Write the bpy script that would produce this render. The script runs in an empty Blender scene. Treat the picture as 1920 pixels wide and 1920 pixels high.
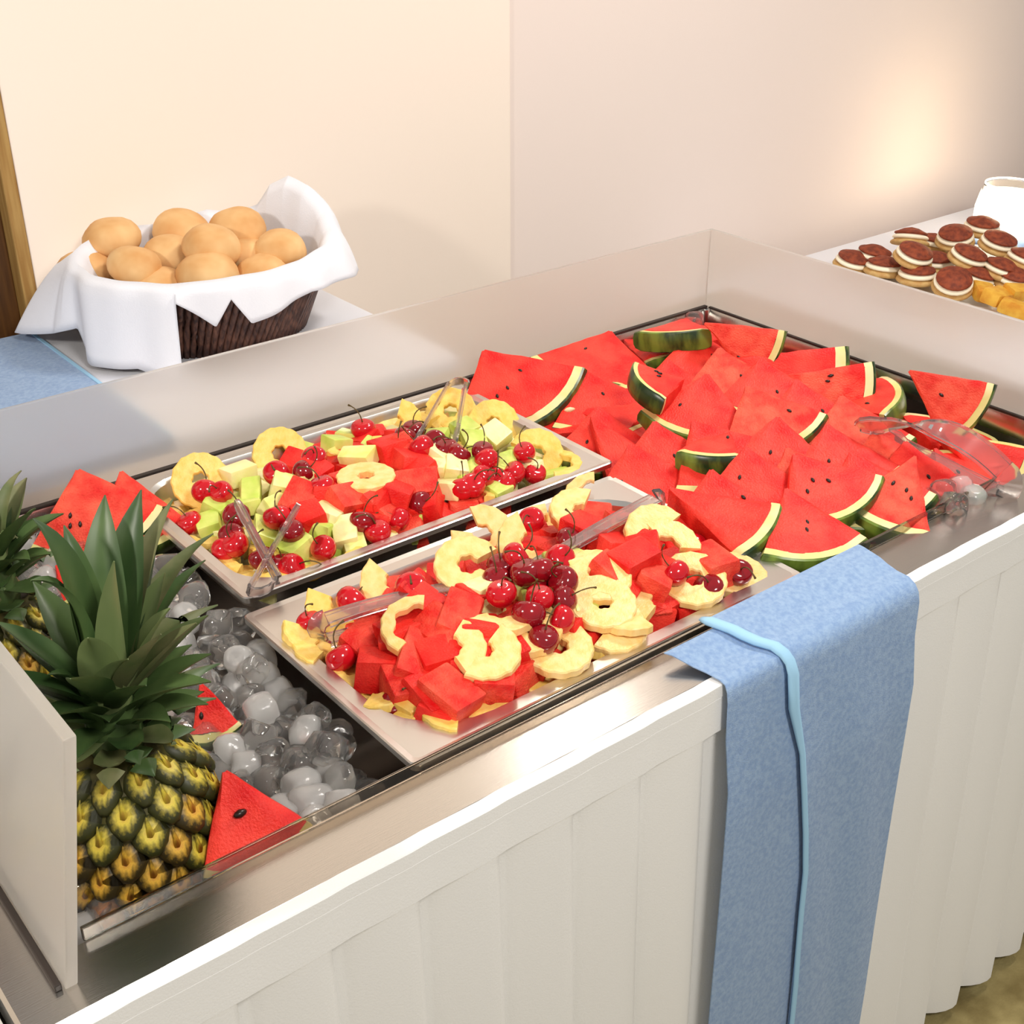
import bpy, bmesh, math, random
from mathutils import Vector, Matrix, noise
random.seed(7)
SC = bpy.context.scene
COL = SC.collection
PI = math.pi
V = Vector

# ------------------------------------------------------------------ camera
CAM_H = 1.59
FPX = 2420.0
vx = V((4400-960, -350-960, FPX)).normalized()
vy = V((-1270-960, -330-960, FPX)); vy = (vy - vx*vy.dot(vx)).normalized()
vz = vx.cross(vy)
if vz.y > 0: vz = -vz
RM = Matrix((vx, vy, vz))                       # camera (x right, y down, z ahead) -> world
cam_d = bpy.data.cameras.new('camera'); cam = bpy.data.objects.new('camera', cam_d); COL.objects.link(cam)
cam_d.sensor_width = 36; cam_d.lens = 36*FPX/1920; cam_d.clip_start = .02
cam.matrix_world = Matrix.Translation((0, 0, CAM_H)) @ (RM @ Matrix.Diagonal((1, -1, -1))).to_4x4()
SC.camera = cam

def at(u, v, z):                                # the point of the photograph at height z
    d = RM @ V((u-960, v-960, FPX)); return d*((z-CAM_H)/d.z) + V((0, 0, CAM_H))
def atY(u, v, y):
    d = RM @ V((u-960, v-960, FPX)); return d*(y/d.y) + V((0, 0, CAM_H))

# ------------------------------------------------------------------ world, lights, exposure
SC.view_settings.view_transform = 'Standard'; SC.view_settings.look = 'None'
SC.view_settings.exposure = 0.0; SC.view_settings.gamma = 1.0; SC.view_settings.use_curve_mapping = False
w = bpy.data.worlds.new('world'); SC.world = w; w.use_nodes = True
w.node_tree.nodes['Background'].inputs[0].default_value = (1.0, .965, .925, 1)
w.node_tree.nodes['Background'].inputs[1].default_value = .38
def lamp(name, typ, loc, power, color, size=.1, target=None, spot=None, blend=.5):
    l = bpy.data.lights.new(name, typ); l.energy = power; l.color = color
    if typ == 'AREA': l.shape = 'DISK'; l.size = size
    else: l.shadow_soft_size = size
    if typ == 'SPOT': l.spot_size = math.radians(spot); l.spot_blend = blend
    o = bpy.data.objects.new(name, l); COL.objects.link(o); o.location = loc
    if target: o.rotation_euler = (V(target)-V(loc)).to_track_quat('-Z', 'Y').to_euler()
    return o
lamp('wall_lamp_light', 'POINT', (-.76, .93, 1.90), 58, (1, .93, .84), .09)
lamp('ceiling_lamp_light', 'AREA', (.45, -.85, 2.65), 34, (1, .95, .89), .5, (.8, .9, .70))
lamp('ceiling_lamp_light', 'AREA', (2.1, .75, 2.75), 32, (1, .93, .85), .45, (1.5, 1.1, .85))

lamp('rim_highlight_light', 'SPOT', (1.42, 1.58, 1.78), 4, (1, .93, .82), .045, (1.05, 1.05, .85), 95, .6)  # unseen spot, added to put the highlight on the front rim

# ------------------------------------------------------------------ materials
MAT = {}
def mat(name, col, rough=.5, metal=0, noise_amt=0, noise_scale=40, col2=None, bump=0, bump_scale=80, trans=0, ior=1.45,
        sss=0, spec=.5, coat=0, stretch=None, emit=None, sheen=0, detail=3, lo=.35, hi=.65):
    m = bpy.data.materials.new(name); m.use_nodes = True; nt = m.node_tree; N = nt.nodes; L = nt.links
    b = N['Principled BSDF']
    def rgba(c): return (c[0], c[1], c[2], 1)
    b.inputs['Base Color'].default_value = rgba(col); b.inputs['Roughness'].default_value = rough
    b.inputs['Metallic'].default_value = metal; b.inputs['IOR'].default_value = ior
    b.inputs['Transmission Weight'].default_value = trans; b.inputs['Specular IOR Level'].default_value = spec
    b.inputs['Coat Weight'].default_value = coat
    if sheen: b.inputs['Sheen Weight'].default_value = sheen
    if sss:
        b.inputs['Subsurface Weight'].default_value = sss; b.inputs['Subsurface Radius'].default_value = (.02, .006, .004)
        b.inputs['Subsurface Scale'].default_value = .4
    if emit: b.inputs['Emission Color'].default_value = rgba(emit[0]); b.inputs['Emission Strength'].default_value = emit[1]
    tc = N.new('ShaderNodeTexCoord'); mp = N.new('ShaderNodeMapping'); L.new(tc.outputs['Object'], mp.inputs[0])
    if stretch: mp.inputs['Scale'].default_value = stretch
    if col2:
        t = N.new('ShaderNodeTexNoise'); t.inputs['Scale'].default_value = noise_scale; t.inputs['Detail'].default_value = detail
        L.new(mp.outputs[0], t.inputs['Vector'])
        r = N.new('ShaderNodeValToRGB'); r.color_ramp.elements[0].position = lo; r.color_ramp.elements[1].position = hi
        r.color_ramp.elements[0].color = rgba(col); r.color_ramp.elements[1].color = rgba(col2)
        L.new(t.outputs['Fac'], r.inputs[0]); L.new(r.outputs[0], b.inputs['Base Color'])
    if bump:
        t = N.new('ShaderNodeTexNoise'); t.inputs['Scale'].default_value = bump_scale; t.inputs['Detail'].default_value = 4
        L.new(mp.outputs[0], t.inputs['Vector'])
        bp = N.new('ShaderNodeBump'); bp.inputs['Strength'].default_value = bump; bp.inputs['Distance'].default_value = .002
        L.new(t.outputs['Fac'], bp.inputs['Height']); L.new(bp.outputs[0], b.inputs['Normal'])
    MAT[name] = m; return m

def lin(r, g, b):
    f = lambda c: ((c/255+.055)/1.055)**2.4 if c > 10 else c/255/12.92
    return (f(r), f(g), f(b))
mat('wall', lin(246, 232, 218), .9, bump=.05, bump_scale=300)
mat('wall_shaded', lin(236, 222, 214), .9, bump=.05, bump_scale=300)  # right wall: its dimmer light is put into a darker, pinker colour
mat('floor', lin(120, 105, 62), .95, col2=lin(165, 150, 100), noise_scale=14, bump=.5, bump_scale=250, detail=8)
mat('wood', lin(176, 142, 84), .5, col2=lin(150, 112, 58), noise_scale=20, stretch=(6, 6, .4))
mat('door', lin(96, 62, 26), .5, col2=lin(70, 42, 18), noise_scale=14, stretch=(6, 6, .4))
mat('steel', (.62, .595, .555), .24, 1, bump=.06, bump_scale=60, stretch=(1, 14, 1))
mat('pan_steel', (.70, .675, .64), .3, 1, bump=.04, bump_scale=200)
mat('well_steel', (.42, .37, .33), .38, 1, bump=.1, bump_scale=60)
mat('gap_shade', (.03, .022, .018), .5)  # dark colour standing for the shade in the gaps along the guards
mat('acrylic', (.62, .54, .44), .06, trans=1, ior=1.42)
mat('tong_clear', (.76, .67, .65), .10, trans=.94, ior=1.6, coat=.5)
mat('ice', (1, .99, .97), .03, trans=.95, ior=1.31, bump=.25, bump_scale=90)
mat('ice_core', (1, .99, .97), .16, trans=.72, ior=1.31, bump=.3, bump_scale=90)
mat('skirt', lin(242, 242, 240), .85, bump=.15, bump_scale=500, sheen=.2)
mat('cloth', lin(232, 234, 242), .85, bump=.2, bump_scale=400, sheen=.2)
mat('blue', lin(124, 154, 196), .9, col2=lin(146, 174, 208), noise_scale=180, bump=.35, bump_scale=600, sheen=.3, detail=6)
mat('blue_edge', lin(160, 205, 235), .85)
mat('flesh', (.66, .005, .006), .40, col2=(.90, .055, .034), noise_scale=24, bump=.55, bump_scale=420, sss=.12, detail=8, spec=.28)
mat('flesh_dry', (.70, .012, .009), .44, col2=(.90, .11, .06), noise_scale=34, bump=.8, bump_scale=420, sss=.12, detail=8, spec=.28)
mat('rind', lin(234, 214, 160), .5, col2=lin(216, 208, 128), noise_scale=30)
mat('skin', (.012, .035, .008), .3, col2=(.17, .26, .035), noise_scale=26, stretch=(1, 1, .35), spec=.6, detail=5, lo=.45, hi=.62)
mat('seed', (.02, .008, .005), .3)
mat('seed_white', lin(240, 205, 160), .4)
mat('cherry', (.52, .004, .012), .13, col2=(.62, .008, .016), noise_scale=30, spec=.6, coat=.4)
mat('cherry_dark', (.20, .003, .008), .13, col2=(.30, .004, .01), noise_scale=30, spec=.6, coat=.4)
mat('stem', lin(88, 70, 30), .6)
mat('pine_flesh', lin(246, 212, 120), .38, col2=lin(238, 196, 92), noise_scale=90, bump=.4, bump_scale=260, sss=.1, stretch=(1, 1, .3))
mat('pine_pale', lin(252, 218, 150), .38, col2=lin(246, 200, 118), noise_scale=80, bump=.4, bump_scale=260, sss=.1, stretch=(1, 1, .3))
mat('melon', lin(222, 226, 120), .36, col2=lin(240, 236, 172), noise_scale=28, bump=.2, bump_scale=220, sss=.12)
mat('melon_green', lin(186, 208, 84), .36, col2=lin(222, 224, 130), noise_scale=30, bump=.2, bump_scale=220, sss=.12)
mat('melon_pale', lin(246, 238, 182), .36, col2=lin(236, 230, 150), noise_scale=28, bump=.2, bump_scale=220, sss=.12)
mat('leaf', (.030, .068, .018), .42, col2=(.075, .125, .038), noise_scale=22, stretch=(1, 1, .3), spec=.5)
mat('leaf_pale', (.13, .18, .065), .5, col2=(.20, .25, .10), noise_scale=24, stretch=(1, 1, .3))
mat('leaf_dry', (.17, .17, .075), .55, col2=(.08, .11, .035), noise_scale=30)
mat('pine_skin', (.045, .038, .008), .6, col2=(.09, .08, .015), noise_scale=80)
mat('bread', lin(212, 158, 98), .7, col2=lin(232, 192, 136), noise_scale=16, bump=.12, bump_scale=150)
mat('wicker', (.045, .018, .013), .5, col2=(.16, .07, .045), noise_scale=60, stretch=(3, 3, .6), bump=.3, bump_scale=200)
mat('choc', lin(150, 68, 36), .7, col2=lin(110, 44, 24), noise_scale=90, bump=.5, bump_scale=300)
mat('cream', lin(250, 240, 214), .5)
mat('biscuit', lin(205, 172, 112), .7, col2=lin(186, 140, 80), noise_scale=60, bump=.3, bump_scale=200)
mat('yellow_cake', lin(226, 176, 62), .6, col2=lin(206, 138, 34), noise_scale=40, bump=.3, bump_scale=200)
mat('plate', lin(232, 228, 222), .3)
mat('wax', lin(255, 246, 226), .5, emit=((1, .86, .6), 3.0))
mat('flame', (1, .8, .4), .5, emit=((1, .72, .34), 60))
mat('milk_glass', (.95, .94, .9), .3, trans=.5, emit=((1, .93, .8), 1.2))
mat('glass', (1, 1, 1), .02, trans=1, ior=1.3)

def frosted(name):                               # milky, scuffed acrylic sheet
    m = bpy.data.materials.new(name); m.use_nodes = True; nt = m.node_tree; N = nt.nodes; L = nt.links
    out = N['Material Output']; b = N['Principled BSDF']
    b.inputs['Base Color'].default_value = (.95, .92, .88, 1); b.inputs['Transmission Weight'].default_value = 1
    b.inputs['Roughness'].default_value = .30; b.inputs['IOR'].default_value = 1.25
    d = N.new('ShaderNodeBsdfDiffuse'); d.inputs[0].default_value = (.86, .83, .78, 1)
    t = N.new('ShaderNodeBsdfTranslucent'); t.inputs[0].default_value = (.86, .83, .78, 1)
    tr = N.new('ShaderNodeBsdfTransparent')
    a = N.new('ShaderNodeMixShader'); a.inputs[0].default_value = .5; L.new(d.outputs[0], a.inputs[1]); L.new(t.outputs[0], a.inputs[2])
    c = N.new('ShaderNodeMixShader'); c.inputs[0].default_value = .34; L.new(b.outputs[0], c.inputs[1]); L.new(a.outputs[0], c.inputs[2])
    e = N.new('ShaderNodeMixShader'); e.inputs[0].default_value = .12; L.new(c.outputs[0], e.inputs[1]); L.new(tr.outputs[0], e.inputs[2])
    L.new(e.outputs[0], out.inputs[0]); MAT[name] = m
frosted('frosted')

def eye_mat(name, centre, mid, edge):            # one pineapple eye: pale centre, dark green border (local radius)
    m = bpy.data.materials.new(name); m.use_nodes = True; nt = m.node_tree; N = nt.nodes; L = nt.links
    b = N['Principled BSDF']; b.inputs['Roughness'].default_value = .5
    tc = N.new('ShaderNodeTexCoord'); mp = N.new('ShaderNodeMapping'); L.new(tc.outputs['Object'], mp.inputs[0])
    mp.inputs['Scale'].default_value = (1/.0205, 1/.0175, 0)
    ln = N.new('ShaderNodeVectorMath'); ln.operation = 'LENGTH'; L.new(mp.outputs[0], ln.inputs[0])
    t = N.new('ShaderNodeTexNoise'); t.inputs['Scale'].default_value = 260; t.inputs['Detail'].default_value = 4; L.new(tc.outputs['Object'], t.inputs['Vector'])
    ma = N.new('ShaderNodeMath'); ma.operation = 'MULTIPLY_ADD'; L.new(t.outputs['Fac'], ma.inputs[0]); ma.inputs[1].default_value = .6
    L.new(ln.outputs['Value'], ma.inputs[2])
    r = N.new('ShaderNodeValToRGB'); e = r.color_ramp.elements
    e[0].position = .30; e[0].color = (*centre, 1); e[1].position = 1.0; e[1].color = (*edge, 1)
    x = r.color_ramp.elements.new(.62); x.color = (*mid, 1); x.position = .56; e[-1].position = .93
    L.new(ma.outputs[0], r.inputs[0]); L.new(r.outputs[0], b.inputs['Base Color']); MAT[name] = m
eye_mat('eye_green', lin(196, 160, 60), lin(206, 186, 60), lin(50, 52, 16))
eye_mat('eye_yellow', lin(190, 128, 46), lin(212, 166, 54), lin(54, 44, 14))
eye_mat('eye_orange', lin(160, 78, 34), lin(190, 116, 44), lin(56, 36, 15))

# ------------------------------------------------------------------ mesh helpers
class MB:
    def __init__(s): s.v = []; s.f = []
    def add(s, vs, fs):
        n = len(s.v); s.v += [tuple(p) for p in vs]; s.f += [tuple(i+n for i in q) for q in fs]; return s
    def box(s, x0, x1, y0, y1, z0, z1):
        return s.add([(x0,y0,z0),(x1,y0,z0),(x1,y1,z0),(x0,y1,z0),(x0,y0,z1),(x1,y0,z1),(x1,y1,z1),(x0,y1,z1)],
                     [(0,3,2,1),(4,5,6,7),(0,1,5,4),(1,2,6,5),(2,3,7,6),(3,0,4,7)])
    def mesh(s, name, m, smooth=True, bevel=0, fix=True, autosmooth=None):
        me = bpy.data.meshes.new(name); me.from_pydata(s.v, [], s.f); me.validate()
        if bevel or fix:
            b = bmesh.new(); b.from_mesh(me)
            if fix: bmesh.ops.recalc_face_normals(b, faces=b.faces)
            if bevel: bmesh.ops.bevel(b, geom=list(b.edges), offset=bevel, segments=2, affect='EDGES', profile=.6)
            b.to_mesh(me); b.free()
        me.materials.append(MAT[m])
        if smooth:
            me.shade_smooth()
            if autosmooth: me.set_sharp_from_angle(angle=math.radians(autosmooth))
        return me
def obj(name, me, parent=None, M=None):
    o = bpy.data.objects.new(name, me); COL.objects.link(o)
    if parent: o.parent = parent
    if M is not None: o.matrix_local = M
    return o
def tag(o, label=None, cat=None, group=None, kind=None):
    if label: o['label'] = label
    if cat: o['category'] = cat
    if group: o['group'] = group
    if kind: o['kind'] = kind
    return o
def thing(name, label, cat, M=None, group=None):
    o = bpy.data.objects.new(name, None); o.empty_display_size = .05; COL.objects.link(o)
    if M is not None: o.matrix_world = M
    return tag(o, label, cat, group)
def T(p): return Matrix.Translation(p)
def frame(p, x, n):                              # matrix with local z near n and local x near x
    z = V(n).normalized(); x = V(x); x = (x - z*x.dot(z)).normalized(); y = z.cross(x)
    return Matrix(((x.x,y.x,z.x,p[0]),(x.y,y.y,z.y,p[1]),(x.z,y.z,z.z,p[2]),(0,0,0,1)))
def loft(loops, closed=True, cap0=True, cap1=True):
    n = len(loops[0]); vs = [p for l in loops for p in l]; fs = []
    for i in range(len(loops)-1):
        for j in range(n if closed else n-1):
            k = (j+1) % n; fs.append((i*n+j, i*n+k, (i+1)*n+k, (i+1)*n+j))
    if cap0: fs.append(tuple(range(n))[::-1])
    if cap1: fs.append(tuple((len(loops)-1)*n+j for j in range(n)))
    return vs, fs
def tube(path, radii, n=6):
    loops = []
    for i, p in enumerate(path):
        p = V(p); t = (V(path[min(i+1, len(path)-1)]) - V(path[max(i-1, 0)])).normalized()
        a = t.cross(V((0, 0, 1)) if abs(t.z) < .9 else V((1, 0, 0))).normalized(); b = t.cross(a)
        r = radii[i] if isinstance(radii, (list, tuple)) else radii
        loops.append([p + a*(r*math.cos(2*PI*k/n)) + b*(r*math.sin(2*PI*k/n)) for k in range(n)])
    return loft(loops)
def lathe(prof, n=24, cap=True):
    return loft([[V((r*math.cos(2*PI*k/n), r*math.sin(2*PI*k/n), z)) for k in range(n)] for r, z in prof], True, cap, cap)
def rrect(x0, x1, y0, y1, r, z, k=7):
    out = []
    for cx, cy, a0 in ((x1-r, y1-r, 0), (x0+r, y1-r, 90), (x0+r, y0+r, 180), (x1-r, y0+r, 270)):
        for i in range(k):
            a = math.radians(a0 + 90*i/(k-1)); out.append(V((cx+r*math.cos(a), cy+r*math.sin(a), z)))
    return out
def ribbon(path, width_dir, wid, th, lip=0):     # bent strip with optional raised edges
    loops = []
    for i, p in enumerate(path):
        p = V(p); t = (V(path[min(i+1, len(path)-1)]) - V(path[max(i-1, 0)])).normalized()
        wd = V(width_dir); wd = (wd - t*wd.dot(t)).normalized(); n = t.cross(wd)
        wi = (wid[i] if isinstance(wid, (list, tuple)) else wid)/2; e = min(th*1.3, wi*.4)
        pr = [(-wi, 0), (wi, 0), (wi, th+lip), (wi-e, th+lip), (wi-e*1.3, th), (-wi+e*1.3, th), (-wi+e, th+lip), (-wi, th+lip)]
        loops.append([p + wd*a + n*b for a, b in pr])
    return loft(loops)
def bez(a, b, c, n):
    return [a*((1-t)**2) + b*(2*t*(1-t)) + c*(t*t) for t in [i/n for i in range(n+1)]]

# ------------------------------------------------------------------ setting
RIM = .85
def structure(name, me, M=None): return tag(obj(name, me, None, M), kind='structure')
structure('floor', MB().box(-3, 6, -3, 4, -.05, 0).mesh('floor', 'floor', False))
structure('wall_back', MB().box(.664, 1.658, 2.08, 2.5, 0, 2.8).mesh('wall_back', 'wall', False, bevel=.003))
structure('wall_right', MB().box(0, 4.0, 0, .15, 0, 2.8).mesh('wall_right', 'wall_shaded', False), T((1.60, 2.088, 0)) @ Matrix.Rotation(math.radians(.6), 4, 'Z'))
structure('trim_1', MB().box(.641, .664, 2.082, 2.16, 0, 2.2).mesh('trim', 'wood', False, bevel=.003))
structure('door_1', MB().box(-.3, .641, 2.12, 2.16, 0, 2.2).mesh('door', 'door', False, bevel=.003))
structure('wall_left', MB().box(-3, -.3, 2.1, 2.3, 0, 2.8).mesh('wall_left', 'wall', False))

# ------------------------------------------------------------------ salad bar
WX0, WX1, WY0, WY1 = .160, 1.588, .748, 1.452    # the well
OX0, OX1, OY0, OY1 = .118, 1.70, .686, 1.50      # outer rim
bar = thing('buffet_counter', 'long stainless steel cold buffet counter with clear and frosted guards', 'counter', T((.9, 1.09, 0)))
def part(name, me, parent=bar): return obj(name, me, parent, Matrix.Translation(-parent.location) if parent.parent is None else None)
loops = [rrect(OX0, OX1, OY0, OY1, .012, RIM-.03), rrect(OX0, OX1, OY0, OY1, .012, RIM-.003), rrect(OX0+.003, OX1-.003, OY0+.003, OY1-.003, .010, RIM),
         rrect(WX0, WX1, WY0, WY1, .008, RIM), rrect(WX0+.003, WX1-.003, WY0+.003, WY1-.003, .008, RIM-.004), rrect(WX0+.004, WX1-.004, WY0+.004, WY1-.004, .008, RIM-.03)]
part('rim', MB().add(*loft(loops, cap0=False, cap1=False)).mesh('rim', 'steel', True, autosmooth=40))
loops = [rrect(WX0+.004, WX1-.004, WY0+.004, WY1-.004, .008, RIM-.03), rrect(WX0+.006, WX1-.006, WY0+.006, WY1-.006, .02, RIM-.16)]
part('well', MB().add(*loft(loops, cap0=False)).mesh('well', 'well_steel', True, autosmooth=40))
part('cabinet', MB().box(OX0+.03, OX1-.03, OY0+.04, OY1-.03, .06, RIM-.165).mesh('cabinet', 'well_steel', False))
part('front_strip', MB().box(.185, 1.375, .7475, .7515, RIM+.0005, RIM+.0135).mesh('front_strip', 'acrylic', False, bevel=.001))['label'] = 'low clear acrylic strip along the front edge'
part('back_guard', MB().box(.157, 1.590, 1.455, 1.461, RIM+.0005, RIM+.134).mesh('back_guard', 'frosted', False, bevel=.0015))['label'] = 'frosted acrylic guard panel'
part('right_guard', MB().box(1.5905, 1.5965, .770, 1.461, RIM+.0005, RIM+.134).mesh('right_guard', 'frosted', False, bevel=.0015))['label'] = 'frosted acrylic guard panel'
b, t = V((.1565, .712, RIM+.001)), V((.1865, .698, RIM+.219)); d = V((.0095, 0, 0)); bb, tb = V((.1565, 1.452, RIM+.001)), V((.1865, 1.452, RIM+.219))
part('left_guard', MB().add([b, b+d, t+d, t, bb, bb+d, tb+d, tb], [(0,1,2,3),(7,6,5,4),(0,4,5,1),(1,5,6,2),(2,6,7,3),(3,7,4,0)]).mesh('left_guard', 'frosted', False, bevel=.0015))['label'] = 'tall frosted acrylic guard panel with thick pale edge'
part('dark_gap_strip', MB().box(.1500, .1555, .715, 1.45, RIM, RIM+.006).mesh('gap_strip', 'gap_shade', False, bevel=.001))['label'] = 'thin black strip standing in for a shaded gap'  # dark strips added for the shaded gaps at the foot of the guards

part('dark_gap_strip', MB().box(.166, 1.585, 1.4470, 1.4545, RIM, RIM+.004).mesh('gap_strip', 'gap_shade', False, bevel=.001))['label'] = 'thin black strip standing in for a shaded gap'
part('dark_gap_strip', MB().box(1.5845, 1.5900, .776, 1.445, RIM, RIM+.003).mesh('gap_strip', 'gap_shade', False, bevel=.001))['label'] = 'thin black strip standing in for a shaded gap'
# table skirt
XS, XP = .2715, .0850
def interp_(k):
    if k < .05: return -.6+.6*k/.05
    if k < .80: return math.sin((k-.05)/.75*PI/2)
    if k < .93: return 1-.10*((k-.80)/.13)**2
    if k < .965: return .9-.5*(k-.93)/.035
    return .4-1.0*(k-.965)/.035
def skirt_profile(x, z):
    k = ((x-XS)/XP) % 1.0
    h = max(0, min(1, (RIM-.05-z)/.75))
    a = .013 + .022*h
    p = interp_(k)
    return .684 - a*p - .004*h + .002*math.sin(9*z+int((x-XS)/XP)*2.3)*h
skirt = thing('table_skirt', 'white pleated cloth skirt hanging along the counter front', 'table skirt', T((.9, .68, 0)))
xs = []
k = -3
while XS+XP*k < 1.72:
    xs += [XS+XP*(k+q) for q in (0, .12, .26, .42, .58, .74, .86, .925, .96, .985)]; k += 1
xs = [x for x in xs if .112 <= x <= 1.71]
zs = [RIM-.052-i*(RIM-.052-.022)/16 for i in range(17)]
vs = [(x, skirt_profile(x, z), z) for z in zs for x in xs]; n = len(xs)
fs = [(i*n+j, i*n+j+1, (i+1)*n+j+1, (i+1)*n+j) for i in range(16) for j in range(n-1)]
part('pleats', MB().add(vs, fs).mesh('pleats', 'skirt', True, fix=False), skirt)
side = [(.112, .69+.05*i, z) for z in (RIM-.005, .022) for i in range(17)]
part('side_panel', MB().add(side, [(j, j+1, j+18, j+17) for j in range(16)]).mesh('side_panel', 'skirt', True, fix=False), skirt)
path = []
hb = []
for x in [.110+i*.02 for i in range(81)]:
    wv = .0004*math.sin(x*37)+.0003*math.sin(x*71+1)
    kk = ((x-XS)/XP) % 1.0
    yy = .6725 - .0012*kk + wv*.4
    hb.append([V((x, yy+.016, RIM+.0008)), V((x, yy+.001, RIM+.0022)), V((x, yy, RIM+.001)), V((x, yy-.0006, RIM-.0125)), V((x, yy+.0008, RIM-.0135)), V((x, yy+.0002, RIM-.0145)),
               V((x, yy-.0016, RIM-.053+wv)), V((x, yy+.003, RIM-.054+wv)), V((x, yy+.004, RIM-.02))])
part('header_band', MB().add(*loft(hb)).mesh('header', 'skirt', True, autosmooth=22), skirt)

# blue runner over the front rim
def runner_path(lift, y_back, z_end):
    p = [(y_back, RIM+.015+lift), (y_back-.008, RIM+.0148+lift), (.716, RIM+.0118+lift), (.705, RIM+.0082+lift), (.692, RIM+.0055+lift), (.676, RIM+.0058+lift*.8), (.6680-lift*.4, RIM+.0035), (.6640-lift*.8, RIM-.004), (.6620-lift, RIM-.016), (.6605-lift, RIM-.06)]
    z = RIM-.12
    while z > z_end: p.append((.654-lift-.010*min(1, (RIM-z)/.6), z)); z -= .06
    return p
def sheet(xl, xr, path, th, nx=16, wave=.0015):
    top = []; bot = []
    m = len(path)
    for i, (y, z) in enumerate(path):
        a, c = xl(z, y), xr(z, y)
        ty = path[min(i+1, m-1)][0]-path[max(i-1, 0)][0]; tz = path[min(i+1, m-1)][1]-path[max(i-1, 0)][1]
        l = math.hypot(ty, tz); ny, nz = tz/l, -ty/l
        for j in range(nx+1):
            x = a+(c-a)*j/nx; wv = wave*math.sin(11*j/nx+z*7)*min(1, max(0, (RIM-z)*5))
            top.append((x, y+wv, z)); bot.append((x, y+wv-ny*th, z-nz*th))
    n = nx+1; N_ = len(top); fs = []
    for i in range(m-1):
        for j in range(nx):
            q = (i*n+j, i*n+j+1, (i+1)*n+j+1, (i+1)*n+j); fs.append(q); fs.append(tuple(N_+w for w in q[::-1]))
    for i in range(m-1):
        fs += [(i*n, (i+1)*n, N_+(i+1)*n, N_+i*n), (i*n+nx, N_+i*n+nx, N_+(i+1)*n+nx, (i+1)*n+nx)]
    for j in range(nx):
        fs += [(j, N_+j, N_+j+1, j+1), ((m-1)*n+j, (m-1)*n+j+1, N_+(m-1)*n+j+1, N_+(m-1)*n+j)]
    return top+bot, fs
rn = thing('table_runner', 'blue cloth runner folded over the counter front beside the front fruit pan', 'runner', T((.94, .70, RIM)))
XL = lambda z, y: .795 - .45*max(0, y-.69)
XR = lambda z, y: 1.094
part('lower_layer', MB().add(*sheet(XL, XR, runner_path(0, .733, .10), .0012)).mesh('runner_low', 'blue', True, autosmooth=60), rn)
FX = lambda z, y: .842 + (.768-y)*.42 + .075*max(0, RIM-.01-z)/.3*min(1.4, 1) if z > .3 else .885+.075*(RIM-.01-z)/.3
def FXf(z, y):
    return .838 + max(0, (.753-y))*.46 + .045*max(0, min(.3, RIM-.01-z))/.3 + .02*max(0, RIM-.31-z)
part('upper_layer', MB().add(*sheet(FXf, lambda z, y: 1.0945, runner_path(.0035, .746, .10), .0014)).mesh('runner_up', 'blue', True, autosmooth=60), rn)
pth = runner_path(.0048, .747, .10)
loops = []
for i, (y, z) in enumerate(pth):
    x = FXf(z, y); wv = .0015*math.sin(z*23)
    r = .0045 if i == 0 else (.0085 if RIM-.07 < z else .0048)
    yy, zz = (y-.001, z) if z < RIM-.01 else (y, z+.001)
    a = V((1, 0, 0)); b_ = V((0, -1, 0)) if z < RIM-.01 else V((0, 0, 1))
    loops.append([V((x+wv, yy, zz)) + a*r*math.cos(q)*.9 + b_*r*.5*math.sin(q) for q in [2*PI*k/8 for k in range(8)]])
part('selvedge', MB().add(*loft(loops)).mesh('selvedge', 'blue_edge', True), rn)['label'] = 'light blue rolled selvedge'

# ------------------------------------------------------------------ tables behind
def cloth_table(name, label, x0, x1, y0, y1, z):
    t = thing(name, label, 'table', T(((x0+x1)/2, (y0+y1)/2, 0)))
    lp = [rrect(x0-.006, x1+.006, y0-.006, y1+.006, .02, .02), rrect(x0-.003, x1+.003, y0-.003, y1+.003, .02, z-.012),
          rrect(x0, x1, y0, y1, .018, z-.003), rrect(x0+.004, x1-.004, y0+.004, y1-.004, .016, z)]
    part('tablecloth', MB().add(*loft(lp, cap0=False)).mesh('cloth', 'cloth', True, autosmooth=40), t)
    part('top_board', MB().box(x0+.03, x1-.03, y0+.03, y1-.03, z-.035, z-.012).mesh('board', 'wood', False), t)
    for sx in (x0+.06, x1-.06):
        for sy in (y0+.06, y1-.06):
            part('leg', MB().add(*tube([(sx, sy, 0), (sx, sy, z-.035)], .018, 10)).mesh('leg', 'well_steel'), t)
    return t
BT = RIM
cloth_table('side_table', 'white clothed table behind the counter with the bread basket', -.55, 1.125, 1.545, 2.068, BT)
CT = .62
cloth_table('dessert_table', 'white clothed table beyond the counter end holding desserts and candle', 2.02, 3.60, .95, 2.02, CT)
r2 = thing('table_runner', 'blue cloth runner on the white table left of the bread basket', 'runner', T((.53, 1.8, BT)))
part('runner_top', MB().box(.30, .634, 1.538, 2.06, BT+.0005, BT+.003).mesh('runner_top', 'blue', False, bevel=.001), r2)
part('runner_drop', MB().box(.30, .634, 1.5345, 1.538, BT-.42, BT+.003).mesh('runner_drop', 'blue', False, bevel=.001), r2)
part('selvedge', MB().box(.630, .636, 1.54, 2.06, BT+.0005, BT+.0045).mesh('selvedge2', 'blue_edge', False, bevel=.001), r2)

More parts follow.
